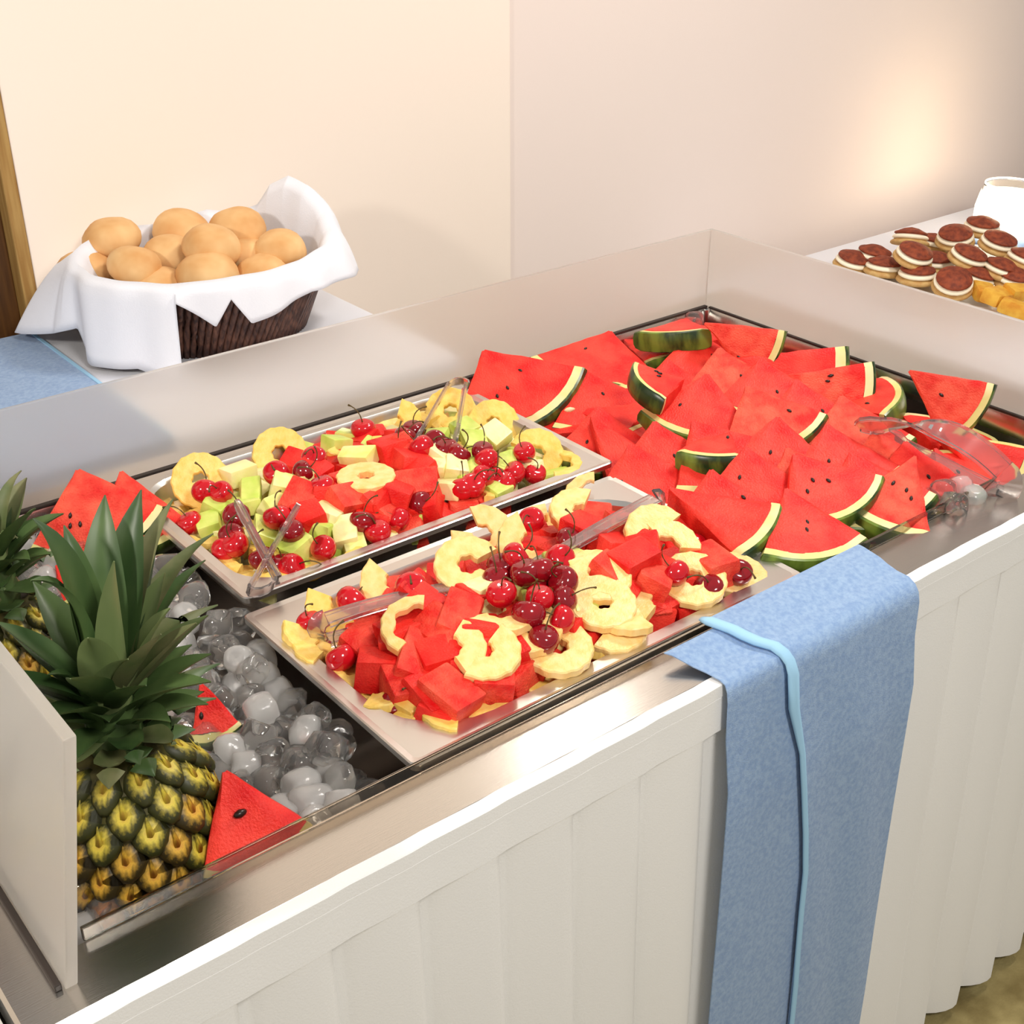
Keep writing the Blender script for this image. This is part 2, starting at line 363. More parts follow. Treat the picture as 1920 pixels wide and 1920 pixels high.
# ------------------------------------------------------------------ bread basket
BC = V((.872, 1.868, BT)); BH = .125
def oval(a, b, th, rot=-.16):
    c, s = a*math.cos(th), b*math.sin(th); return V((c*math.cos(rot)-s*math.sin(rot), c*math.sin(rot)+s*math.cos(rot), 0))
def brad(h): return .148+.05*h, .102+.058*h
bk = thing('bread_basket', 'dark brown woven oval basket lined with white napkin', 'basket', T(BC))
lp = []
for h in (0, .25, .5, .75, 1.0): a, b = brad(h); lp.append([oval(a-.006, b-.006, 2*PI*k/48)+V((0, 0, .002+BH*h)) for k in range(48)])
for h in (1.0, .6, .08): a, b = brad(h); lp.append([oval(a-.011, b-.011, 2*PI*k/48)+V((0, 0, .002+BH*h)) for k in range(48)])
obj('basket_shell', MB().add(*loft(lp)).mesh('shell', 'wicker', True), bk)
NS = 92
for k in range(NS):
    th = 2*PI*k/NS; path = []
    for i in range(6):
        h = i/5; a, b = brad(h); bulge = .0022*math.sin(i*PI/1.0+k*PI)
        path.append(oval(a-.002+bulge, b-.002+bulge, th+.16*h)+V((0, 0, .003+BH*h)))
    obj('wicker_strand', MB().add(*tube(path, .0058, 6)).mesh('strand', 'wicker', True), bk)
a, b = brad(1.0)
pts = [oval(a-.004, b-.004, 2*PI*k/48)+V((0, 0, BH)) for k in range(48)]
lp = []
for k in range(48):
    o_ = V((pts[k].x, pts[k].y, 0)).normalized(); lp.append([pts[k]+o_*.008*math.cos(q)+V((0, 0, .008*math.sin(q))) for q in [2*PI*j/8 for j in range(8)]])
vs, fs = loft(lp, cap0=False, cap1=False); n = len(lp)*8-8; fs += [(n+j, n+(j+1) % 8, (j+1) % 8, j) for j in range(8)]
obj('basket_rim', MB().add(vs, fs).mesh('brim', 'wicker', True), bk)

def interp(tab, x):
    for (x0, y0), (x1, y1) in zip(tab, tab[1:]):
        if x0 <= x <= x1: return y0+(y1-y0)*(x-x0)/max(1e-6, x1-x0)
    return tab[-1][1]
DROP = [(0,.05),(20,.05),(45,.05),(90,.05),(128,.06),(140,.125),(158,.112),(170,.098),(182,.080),(186,.112),(200,.122),(222,.120),(240,.146),(242,.140),(243,.012),(257,.056),(264,.016),(271,.058),(298,.030),(320,.035),(345,.05),(360,.05)]
FLARE = [(0,.10),(30,.05),(60,.02),(100,.04),(125,.24),(140,.66),(155,.56),(170,.16),(182,.05),(240,.03),(256,.03),(290,.06),(320,.13),(345,.14),(360,.10)]
BUMP = [(0,.035),(15,.068),(30,.078),(42,.060),(50,.025),(62,.012),(75,.020),(95,.006),(115,.012),(130,.018),(150,.014),(180,.004),(240,0),(300,.004),(325,.012),(345,.020),(360,.035)]
vs = []; NT = 15; NTH = 480
for k in range(NTH):
    dg = 360*k/NTH; th = math.radians(dg); a, b = brad(1.0)
    L_, fl, bu = interp(DROP, dg), interp(FLARE, dg), interp(BUMP, dg)
    wr = .004*math.sin(th*9+1)+.003*math.sin(th*17)
    for i in range(NT):
        t = i/(NT-1)
        if t < .36: q = t/.36; sc = .70+.24*q+.02*wr*20*q; z = BH*(.25+.75*q**.8)+bu*q**2
        elif t < .5: q = (t-.36)/.14; sc = .94+.15*q; z = BH+bu+.012*math.sin(q*PI)+.004
        else:
            q = (t-.5)/.5; sc = 1.09+fl*q**.7+.02*math.sin(th*11)*q; z = BH+bu+.004-(L_+bu*.6)*q
            if L_ < .09: z += .004*math.sin(q*PI)
        p = oval(a*sc+wr*t, b*sc+wr*t, th); p.z = max(z, .004); vs.append(p)
fs = [(k*NT+i, ((k+1) % NTH)*NT+i, ((k+1) % NTH)*NT+i+1, k*NT+i+1) for k in range(NTH) for i in range(NT-1)]
nap = tag(obj('napkin', MB().add(vs, fs).mesh('napkin', 'cloth', True), None, T(BC)), 'white cloth napkin lining the bread basket with pointed corners over its rim', 'napkin')
md = nap.modifiers.new('s', 'SOLIDIFY'); md.thickness = .0012

def roll_mesh(sd):
    rnd = random.Random(sd); off = V((rnd.uniform(0, 9), rnd.uniform(0, 9), 0)); n = 22; lp = []
    for i in range(13):
        a = PI*(i+.02)/12.04; r = math.sin(a)**.85; z = -math.cos(a)
        z = z*.80 if z > 0 else z*.62
        ring = []
        for k in range(n):
            c = V((r*math.cos(2*PI*k/n), r*math.sin(2*PI*k/n), z)); c *= 1+.07*noise.noise(c*1.3+off); ring.append(c*.0440)
        lp.append(ring)
    return MB().add(*loft(lp)).mesh('roll', 'bread', True)
RMESH = [roll_mesh(i) for i in range(5)]
ROLLS = [(210,450,0.995,'highest bread roll at the left of the basket'), (253,502,0.975,'round bread roll in front of the left one'), (340,436,0.990,'bread roll at the back middle of the basket'),
 (320,482,0.972,'bread roll left of the central one in the basket'), (397,466,0.998,'bread roll on top in the middle of the basket'), (446,432,1.000,'bread roll at the back right against the napkin'),
 (526,470,0.982,'glossy pale-bottomed bread roll at the basket right side'), (390,517,0.968,'pale bread roll at the front middle of the basket'), (491,518,0.955,'bread roll half hidden behind the front right napkin edge'),
 (160,512,0.955,'pale bread roll at the far left, half hidden by napkin'), (300,545,0.942,'bread roll just peeking over the front napkin edge'), (463,486,0.965,'shaded bread roll beneath the right hand rolls'),
 (200,507,0.945,'shaded bread roll between the two left hand rolls'), (318,524,0.938,'shaded bread roll low between the front rolls'), (420,490,0.935,'shaded bread roll at the bottom of the middle heap')]
for i, (u, v, z, lab) in enumerate(ROLLS):
    s = (1.0, .95, 1.04, .98, 1.02)[i % 5]
    o = obj('bread_roll', RMESH[i % 5], None, T(at(u, v, z)) @ Matrix.Rotation(i*1.7, 4, 'Z') @ Matrix.Rotation(.25*math.sin(i*2.1), 4, 'X') @ Matrix.Diagonal((s*1.06, s, s, 1)))
    tag(o, lab, 'bread roll', 'bread rolls in the basket')

# ------------------------------------------------------------------ desserts and candle
CP = at(1835, 520, CT+.02)
pl = thing('dessert_platter', 'pale oval platter under the heap of chocolate biscuits', 'platter', T((CP.x, CP.y, CT)))
lp = [[oval(a_, b_, 2*PI*k/48, -.2)+V((0, 0, z)) for k in range(48)] for a_, b_, z in ((.2, .16, .002), (.29, .24, .012), (.30, .25, .016), (.285, .235, .017), (.2, .16, .008))]
obj('platter_body', MB().add(*loft(lp)).mesh('platter', 'plate', True), pl)
lp = [[oval(a_, b_, 2*PI*k/48, -.2)+V((0, 0, z)) for k in range(48)] for a_, b_, z in ((.300, .250, .0145), (.304, .254, .017), (.298, .248, .0185), (.293, .243, .017))]
obj('platter_rim', MB().add(*loft(lp, cap0=False, cap1=False)).mesh('prim', 'plate', True), pl)
def disc(R, z0, z1, dome, m, nm, sd):
    rnd = random.Random(sd); prof = [(.001, z0), (R*.9, z0), (R, z0+.25*(z1-z0)), (R*.97, z0+.6*(z1-z0)), (R*.8, z1-.2*dome), (R*.45, z1+dome*.6), (.001, z1+dome)]
    return MB().add(*lathe(prof, 22)).mesh(nm, m, True)
ck = [disc(.040, 0, .012, .001, 'biscuit', 'biscuit_base', 1), disc(.037, .012, .022, .001, 'cream', 'cream_layer', 2), disc(.034, .0215, .030, .007, 'choc', 'biscuit_top', 3)]
COOK = [(1838,438,.735,(0,-.1,1),'highest chocolate sandwich biscuit right below the candle'), (1790,456,.730,(-.25,-.1,1),'tilted chocolate biscuit showing white cream below the candle'), (1868,467,.735,(0,-.25,1),'chocolate biscuit with cream at the right under the candle'),
 (1705,460,.715,(.3,.2,1),'chocolate biscuit at the back left of the heap'), (1709,490,.730,(0,-.32,1),'large chocolate biscuit with full cream rim, centre left of the heap'), (1810,494,.728,(.1,-.3,1),'chocolate biscuit with cream rim in the middle of the heap'),
 (1635,492,.692,(.1,-.1,1),'chocolate biscuit low at the left of the heap'), (1596,503,.682,(.05,-.2,1),'leftmost chocolate biscuit at the guard edge'), (1655,514,.686,(.1,0,1),'chocolate biscuit touching the guard edge, left of middle'),
 (1718,528,.690,(0,0,1),'chocolate biscuit under the large cream rimmed one'), (1785,540,.700,(-.35,-.3,1),'chocolate biscuit with white cream side at the guard edge'), (1824,533,.690,(.2,-.2,1),'dark chocolate biscuit behind the yellow cakes'),
 (1872,518,.705,(.15,-.2,1),'chocolate biscuit right of the middle one in the heap'), (1916,500,.720,(.2,-.2,1),'chocolate biscuit at the right picture edge'), (1752,505,.690,(0,0,1),'shaded chocolate biscuit between the two cream rimmed ones'),
 (1745,470,.690,(.2,0,1),'shaded chocolate biscuit under the tilted one'), (1895,535,.69,(0,-.2,1),'chocolate biscuit above the yellow cakes at the right')]
for i, (u, v, z, nv, lab) in enumerate(COOK):
    t = thing('sandwich_biscuit', lab, 'biscuit', frame(at(u, v, z-.044), (math.cos(i), math.sin(i), 0), nv) @ Matrix.Scale(1.18, 4), 'chocolate sandwich biscuits')
    for me in ck: obj({'biscuit_base': 'base', 'cream_layer': 'cream_filling', 'biscuit_top': 'top'}[me.name.split('.')[0]], me, t)
def chunk_mesh(sd, sx, sy, sz, m, bev=.004, jit=.16, nm='chunk'):
    rnd = random.Random(sd); mb = MB().box(-sx/2, sx/2, -sy/2, sy/2, -sz/2, sz/2)
    mb.v = [(x*(1+rnd.uniform(-jit, jit)), y*(1+rnd.uniform(-jit, jit)), z*(1+rnd.uniform(-jit, jit))) for x, y, z in mb.v]
    return mb.mesh(nm, m, True, bevel=bev, autosmooth=35)
yk = [chunk_mesh(40+i, .07, .045, .03, 'yellow_cake', .008) for i in range(2)]
for i, (u, v, z, lab) in enumerate([(1868,556,.70,'yellow cake piece at the guard edge beside chocolate biscuits'), (1905,578,.69,'yellow cake piece at the right picture edge'), (1845,548,.685,'small yellow cake piece tucked by the dark biscuit'), (1912,548,.70,'upper yellow cake piece at the right picture edge')]):
    tag(obj('cake_piece', yk[i % 2], None, frame(at(u, v, z-.03), (math.cos(i*2), math.sin(i*2), 0), (.1, -.2, 1))), lab, 'cake', 'yellow cake pieces')
CB = at(1878, 447, CT); CB.z = CT
np_ = tag(obj('folded_napkin', MB().box(-.09, .12, -.08, .10, .0008, .006).mesh('fnap', 'blue', True, bevel=.002), None, T(CB) @ Matrix.Rotation(.3, 4, 'Z')), 'blue folded napkin under the candle glass', 'napkin')
cg = thing('candle_glass', 'glowing round candle glass on the dessert table by the wall', 'candle', T((CB.x, CB.y, CT+.006)))
prof = [(.045, 0), (.066, .006), (.080, .035), (.080, .075), (.072, .112), (.068, .112), (.076, .075), (.076, .036), (.062, .010), (.001, .009)]
obj('glass_bowl', MB().add(*lathe(prof, 40)).mesh('glass_bowl', 'milk_glass', True), cg)
obj('glass_rim', MB().add(*lathe([(.0722, .1125), (.066, .130), (.065, .139), (.062, .139), (.0635, .130), (.0685, .1125)], 40, False)).mesh('glass_rim', 'glass', True), cg)
obj('wax', MB().add(*lathe([(.001, .012), (.060, .012), (.072, .037), (.073, .070), (.068, .085), (.030, .082), (.001, .081)], 32)).mesh('wax', 'wax', True), cg)
obj('flame', MB().add(*lathe([(.0005, .088), (.006, .094), (.007, .101), (.004, .111), (.0005, .120)], 12)).mesh('flame', 'flame', True), cg)
cl = lamp('candle_light', 'POINT', (CB.x, CB.y, CT+.165), 2.1, (1, .74, .44), .015)

# ------------------------------------------------------------------ fruit pans
def pan(name, label, x0, x1, y0, y1, zt, r_in, inset):
    t = thing(name, label, 'pan', T(((x0+x1)/2, (y0+y1)/2, zt)))
    c = V(((x0+x1)/2, (y0+y1)/2, zt)); X, Y = (x1-x0)/2, (y1-y0)/2
    lp = [rrect(-X, X, -Y, Y, .008, -.007), rrect(-X, X, -Y, Y, .008, -.001), rrect(-X+.0015, X-.0015, -Y+.0015, Y-.0015, .007, 0)]
    lp2 = [rrect(-X+.008, X-.008, -Y+.008, Y-.008, .006, -.0012), rrect(-X+inset, X-inset, -Y+inset, Y-inset, r_in, -.0012), rrect(-X+inset+.004, X-inset-.004, -Y+inset+.004, Y-inset-.004, r_in, -.006),
           rrect(-X+inset+.010, X-inset-.010, -Y+inset+.010, Y-inset-.010, r_in, -.052), rrect(-X+inset+.02, X-inset-.02, -Y+inset+.02, Y-inset-.02, r_in, -.060)]
    obj('pan_edge', MB().add(*loft(lp+lp2[:1], cap0=False, cap1=False)).mesh('edge', 'pan_steel', True, autosmooth=35), t)
    obj('pan_tray', MB().add(*loft(lp2, cap0=False)).mesh('tray', 'pan_steel', True, autosmooth=35), t)
    return t
PB = (.506, 1.040, 1.092, 1.434)   # back pan
PF = (.490, 1.014, .7545, 1.070)   # front pan
ZB, ZF = RIM+.008, RIM+.006
pan('fruit_pan', 'steel pan of mixed fruit nearest the back guard', *PB, ZB, .055, .018)
pan('fruit_pan', 'steel pan of mixed fruit nearest the counter front', *PF, ZF, .085, .022)
bars = thing('pan_support_bar', 'steel bar under the gap between the two fruit pans', 'bar', T((.77, 1.081, RIM-.01)))
obj('bar_body', MB().box(-.24, .80, -.011, .011, -.012, -.001).mesh('bar', 'well_steel', False, bevel=.002), bars)
def dome(P_, zt, h0, h1):
    cx, cy, ax, ay = (P_[0]+P_[1])/2, (P_[2]+P_[3])/2, (P_[1]-P_[0])/2-.03, (P_[3]-P_[2])/2-.03
    def f(x, y):
        d = max(abs(x-cx)/ax, abs(y-cy)/ay); d = min(1.0, d); return zt+h0+(h1-h0)*(1-d**2.2)
    return f
DB, DF = dome(PB, ZB, -.020, .010), dome(PF, ZF, -.018, .024)
def inside(p, P_, m): return V((min(max(p.x, P_[0]+m), P_[1]-m), min(max(p.y, P_[2]+m), P_[3]-m), p.z))
def on(u, v, f, dz=0):
    z = RIM+.01
    for _ in range(8): p = at(u, v, z); z = f(p.x, p.y)+dz
    return at(u, v, z)
U_, C_, W_ = (0, 0, 1), (-.40, -.50, .75), (-.60, -.70, .40)


LMB = [(376,902,'the left leaning ring'), (516,845,'the back edge ring'), (686,897,'the orange tinted ring'), (845,772,'the far tongs'), (925,796,'the far right ring'), (983,848,'the lone right cherry'), (490,1080,'the near left tongs'), (700,990,'the near edge cherry trio'), (890,905,'the near right cherries')]
LMF = [(594,1183,'the left tongs bend'), (1060,1226,'the whole front ring'), (1000,1100,'the central cherry heap'), (1300,1180,'the blue runner'), (1180,970,'the right tongs'), (790,1178,'the thin pineapple strip'), (930,1290,'the nearest big cubes'), (885,992,'the large back ring'), (905,1222,'the front half ring'), (1268,1074,'the lone right cherry'), (771,1100,'the stemmed left cherry'), (1125,1108,'the two stacked rings')]
def near(base, u, v, lms, where):
    a, b, ph = min(lms, key=lambda q: (q[0]-u)**2+(q[1]-v)**2); dx, dy = u-a, (v-b)*1.4
    side = 'beneath' if abs(dx)+abs(dy) < 24 else ('left of' if dx < 0 else 'right of') if abs(dx) > abs(dy) else ('behind' if dy < 0 else 'in front of')
    return '%s %s %s in the %s pan' % (base, side, ph, where)
# --- pieces
WCUBE = [chunk_mesh(100+i, *d, 'flesh_dry' if i % 3 == 2 else 'flesh', .0035, .14, 'watermelon_cube') for i, d in enumerate([(.046,.040,.036),(.040,.036,.038),(.052,.038,.034),(.042,.044,.030),(.036,.034,.034),(.058,.040,.030)])]
MCUBE = {k: [chunk_mesh(200+10*j+i, *d, k, .003, .2, 'melon_cube') for i, d in enumerate([(.036,.030,.026),(.030,.028,.028),(.044,.026,.022),(.034,.034,.020)])] for j, k in enumerate(('melon', 'melon_green', 'melon_pale'))}
def ring_mesh(R, r, th, a0, a1, m, sd):
    rnd = random.Random(sd); full = a1-a0 >= 359; n = 40 if full else max(12, int(40*(a1-a0)/360)); lp = []
    for k in range(n if full else n+1):
        a = math.radians(a0+(a1-a0)*k/n); o_ = R*(1+.022*math.sin(a*14+sd)+.01*noise.noise(V((math.cos(a), math.sin(a), sd))*2)); c, s_ = math.cos(a), math.sin(a)
        i_ = r*(1+.08*math.sin(a*7)); e = th*.13
        lp.append([V((q*c, q*s_, z)) for q, z in ((i_, -th/2+e), (i_+e, -th/2), (o_-e, -th/2), (o_, -th/2+e), (o_, th/2-e), (o_-e, th/2), ((i_+o_)/2, th/2+.0002), (i_+e, th/2), (i_, th/2-e))])
    vs, fs = loft(lp, cap0=not full, cap1=not full)
    if full:
        q = len(lp[0]); b0 = (n-1)*q; fs += [(b0+j, b0+(j+1) % q, (j+1) % q, j) for j in range(q)]
    return MB().add(vs, fs).mesh('pineapple_ring', m, True, autosmooth=28)
RING = {}
for m in ('pine_flesh', 'pine_pale'):
    RING[m] = {'full': [ring_mesh(.036, .010, .011, 0, 360, m, i) for i in range(3)], 'cee': [ring_mesh(.036, .011, .011, 20, 320, m, 4)],
               'half': [ring_mesh(.037, .010, .012, 0, 178, m, 7+i) for i in range(2)], 'third': [ring_mesh(.038, .014, .010, 0, 125, m, 11)], 'arc': [ring_mesh(.040, .027, .010, 0, 150, m, 13)]}
def cherry_mesh(m):
    n = 18; lp = []
    for i in range(13):
        a = PI*(i+.02)/12.04; r = math.sin(a); z = -math.cos(a)
        if z > .6: z -= (z-.6)*.75*(1-r*.6)
        lp.append([V((.0140*r*(1+.04*math.cos(2*2*PI*k/n))*math.cos(2*PI*k/n), .0135*r*math.sin(2*PI*k/n), .0128*z)) for k in range(n)])
    return MB().add(*loft(lp)).mesh('cherry', m, True)
CH = {'r': cherry_mesh('cherry'), 'd': cherry_mesh('cherry_dark')}
STEM = []
for i in range(4):
    rnd = random.Random(i); a = rnd.uniform(0, 6); e = V((.018*math.cos(a), .018*math.sin(a), .026))
    p = bez(V((0, 0, .006)), V((.002, .001, .026)), e, 7); STEM.append(MB().add(*tube(p, [.0011]+[.0007]*6+[.0013], 5)).mesh('stem', 'stem', True))
cnt = [0]
def cherry(u, v, f, dz, kind, lab, group, stem=True):
    cnt[0] += 1; i = cnt[0]; p = inside(on(u, v, f, dz), PB if f is DB else PF, .036)
    t = thing('cherry', lab, 'cherry', T(p) @ Matrix.Rotation(i*2.4, 4, 'Z') @ Matrix.Rotation(.9*math.sin(i*1.3)+.2, 4, 'X') @ Matrix.Scale((1.14, 1.2, 1.08)[i % 3], 4), group)
    obj('fruit', CH[kind], t)
    if stem: obj('stem', STEM[i % 4], t)
def put(name, me, cat, lab, group, p, ang, nv):
    return tag(obj(name, me, None, frame(p, (math.cos(ang), math.sin(ang), .01), nv)), lab, cat, group)

def bed(P_, f, dz, n, seed, kinds, labs, inset=.03, mind=.034):
    rnd = random.Random(seed); pts = []
    for _ in range(4000):
        if len(pts) >= n: break
        p = V((rnd.uniform(P_[0]+inset, P_[1]-inset), rnd.uniform(P_[2]+inset, P_[3]-inset), 0))
        if all((p-q).length > mind for q in pts): pts.append(p)
    for i, p in enumerate(pts):
        k = kinds(p, i); p = inside(p, P_, .056 if k == 'p' else .050); p.z = f(p.x, p.y)+dz
        name, me, cat, lab, grp = labs[k](i); put(name, me, cat, lab, grp, p, rnd.uniform(0, 6.3), (rnd.uniform(-.3, .3), rnd.uniform(-.3, .3), 1))

# bed of the back pan: melon and pineapple round the edge, watermelon in the middle
GB, GF = 'fruit in the back pan', 'fruit in the front pan'
labsB = {'w': lambda i: ('watermelon_cube', WCUBE[i % 6], 'watermelon', 'red watermelon cube in the lower layer of the back pan', 'watermelon cubes in the back pan'),
         'm': lambda i: ('melon_cube', MCUBE[('melon', 'melon_green', 'melon_pale')[i % 3]][i % 4], 'melon', 'pale green melon cube in the lower layer of the back pan', 'melon cubes in the back pan'),
         'p': lambda i: ('pineapple_piece', RING['pine_flesh']['half'][i % 2], 'pineapple', 'yellow pineapple half ring in the lower layer of the back pan', 'pineapple pieces in the back pan')}
bed(PB, DB, -.012, 92, 3, lambda p, i: 'w' if abs((p.x-.79)/.085) < 1 and i % 5 else ('m' if i % 3 else 'p'), labsB)
labsF = {'w': lambda i: ('watermelon_cube', WCUBE[i % 6], 'watermelon', 'red watermelon cube in the lower layer of the front pan', 'watermelon cubes in the front pan'),
         'p': lambda i: ('pineapple_piece', RING['pine_flesh'][('full', 'half')[i % 2]][0], 'pineapple', 'yellow pineapple slice lining the edge of the front pan', 'pineapple slices lining the front pan')}
def kf(p, i):
    d = min(p.x-PF[0], PF[1]-p.x, p.y-PF[2], PF[3]-p.y); return 'p' if d < .060 and (p.x < .78 or i % 2) else 'w'
bed(PF, DF, -.014, 84, 5, kf, labsF, inset=.044)

# back pan, seen pieces
for n_, (u, v, k, nv, dz, lab) in enumerate([(376,902,'full',(-.25,-.75,.6),.006,'yellow pineapple ring leaning on the left end of the back pan'), (516,845,'full',(-.3,-.7,.6),.006,'yellow pineapple ring leaning on the back edge beside a cherry pair'),
 (296,952,'half',(.3,-.6,.7),-.004,'yellow pineapple half in the left corner of the back pan'), (742,795,'half',C_,.000,'greenish pineapple half leaning on the middle of the back edge'), (845,772,'full',C_,.002,'yellow pineapple ring under the tongs in the far corner'),
 (925,796,'full',(-.35,-.6,.7),.004,'yellow pineapple ring leaning on the far right edge of the back pan'), (686,897,'full',U_,.016,'orange tinted pineapple ring lying flat in the middle of the back pan'), (1005,852,'cee',C_,.002,'pineapple ring behind a single cherry at the right end'),
 (1050,880,'arc',U_,.006,'narrow pineapple strip at the right corner of the back pan'), (880,940,'arc',U_,.004,'narrow pineapple strip at the front edge of the back pan'), (990,910,'third',U_,.004,'pineapple wedge at the front right edge of the back pan'),
 (432,1062,'third',U_,.000,'pineapple wedge along the left edge of the back pan'), (485,1078,'half',U_,.000,'pineapple half in the front left corner beneath the tongs'), (645,1048,'arc',U_,.004,'pineapple strip along the front edge left of middle'),
 (720,1030,'third',U_,.004,'pineapple wedge along the front edge of the back pan, middle'), (800,985,'arc',U_,.004,'pineapple strip along the front edge right of middle'), (330,1015,'arc',U_,.000,'pineapple strip at the left edge of the back pan'),
 (660,826,'arc',(-.1,-.3,1),.008,'pale pineapple strip beside a back edge cherry'), (580,1075,'third',U_,.000,'pineapple piece at the front edge behind the gap')]):
    put('pineapple_piece', RING['pine_pale' if n_ == 6 else 'pine_flesh'][k][n_ % len(RING['pine_flesh'][k])], 'pineapple', lab, GB, inside(on(u, v, DB, dz+.006), PB, .034 if nv[2] < .8 else .052), n_*1.3, nv)
for n_, (u, v, k, dz) in enumerate([(450,890,2,.012),(405,955,1,.006),(470,925,1,.008),(455,950,1,.006),(555,840,1,.004),(530,915,0,.012),(560,905,2,.010),(612,965,2,.014),(648,1000,2,.010),(630,840,1,.006),(672,858,0,.012),(500,1000,1,.006),(560,1030,1,.004),
        (600,1000,1,.004),(665,1020,0,.004),(830,855,2,.012),(815,880,2,.008),(850,880,2,.012),(875,885,1,.008),(840,915,2,.006),(945,878,1,.008),(930,925,1,.004),(985,880,2,.006),(890,830,1,.004),(870,810,1,.002),(820,830,1,.0),(720,1000,2,.0),(930,815,2,.012),(640,815,1,.004),(395,990,1,.0),(520,950,0,.004),(770,1000,1,.0)]):
    put('melon_cube', MCUBE[('melon', 'melon_green', 'melon_pale')[k]][n_ % 4], 'melon', near(('pale yellow melon cube', 'green melon cube', 'creamy white melon cube')[k], u, v, LMB, 'back'), 'honeydew melon cubes on top of the back pan', inside(on(u, v, DB, dz), PB, .042), n_*2.1, (.3*math.sin(n_*3), .3*math.cos(n_*2)-.15, 1))
for n_, (u, v, dz) in enumerate([(735,848,.010),(590,890,.006),(560,945,.012),(620,930,.010),(580,975,.012),(660,940,.012),(700,950,.008),(745,935,.014),(780,915,.014),(770,870,.010),(790,890,.010),(720,965,.006),(800,950,.004),(690,985,.002),(760,855,.006),(650,915,.006)]):
    put('watermelon_cube', WCUBE[n_ % 6], 'watermelon', near('red watermelon chunk', u, v, LMB, 'back'), 'watermelon chunks on top of the back pan', inside(on(u, v, DB, dz), PB, .046), n_*1.9, (.35*math.sin(n_*3), .35*math.cos(n_*2)-.15, 1))
def cherries(f, lst):
    for lab, grp, items in lst:
        for it in items: cherry(it[0], it[1], f, it[2] if len(it) > 2 else .022, it[3] if len(it) > 3 else 'r', lab, grp)
cherries(DB, [
 ('bright red cherry of the pair before the left leaning ring', 'cherry pair at the left end', [(385,921,.024),(415,923,.024)]),
 ('red cherry alone at the left edge of the back pan', 'cherries in the back pan', [(352,981,.014)]),
 ('dark cherry in the cluster at the near left corner of the back pan', 'near left cherry cluster', [(443,967,.026,'d'),(434,1003,.022,'d'),(420,1032,.014),(440,1020,.02),(490,1046,.020,'d')]),
 ('red cherry beside the leaning ring at the back edge', 'back edge cherries left', [(589,858,.022),(518,887,.022),(570,884,.02,'d')]),
 ('red cherry left of the orange tinted ring', 'cherries left of the orange ring', [(604,911,.022)]),
 ('red cherry on the near side between melon and watermelon cubes', 'near side cherries', [(520,969,.024),(547,996,.02,'d'),(606,1027,.018),(548,1064,.012),(530,1058,.006,'d')]),
 ('cherry in the trio at the middle of the near edge of the back pan', 'near edge cherry trio', [(679,978,.022,'d'),(708,996,.018),(747,973,.018)]),
 ('cherry between watermelon chunks right of the orange ring', 'cherries right of the orange ring', [(790,944,.016,'d')]),
 ('red cherry at the back edge next to a pineapple strip', 'back edge cherries middle', [(681,804,.012)]),
 ('dark cherry in the long cluster under the far tongs', 'far tongs cherry cluster', [(760,818,.016,'d'),(775,806,.012,'d'),(790,838,.022),(815,826,.02,'d'),(838,842,.02,'d'),(860,852,.02,'d'),(905,846,.024,'d'),(913,862,.022),(752,838,.012)]),
 ('bright red cherry alone on the right pineapple ring', 'right end cherry', [(983,848,.026)]),
 ('red cherry in the cluster at the near right part of the back pan', 'near right cherry cluster', [(906,893,.022),(886,910,.02),(866,917,.016),(945,905,.012),(962,886,.016),(1003,888,.012),(930,898,.012)])])

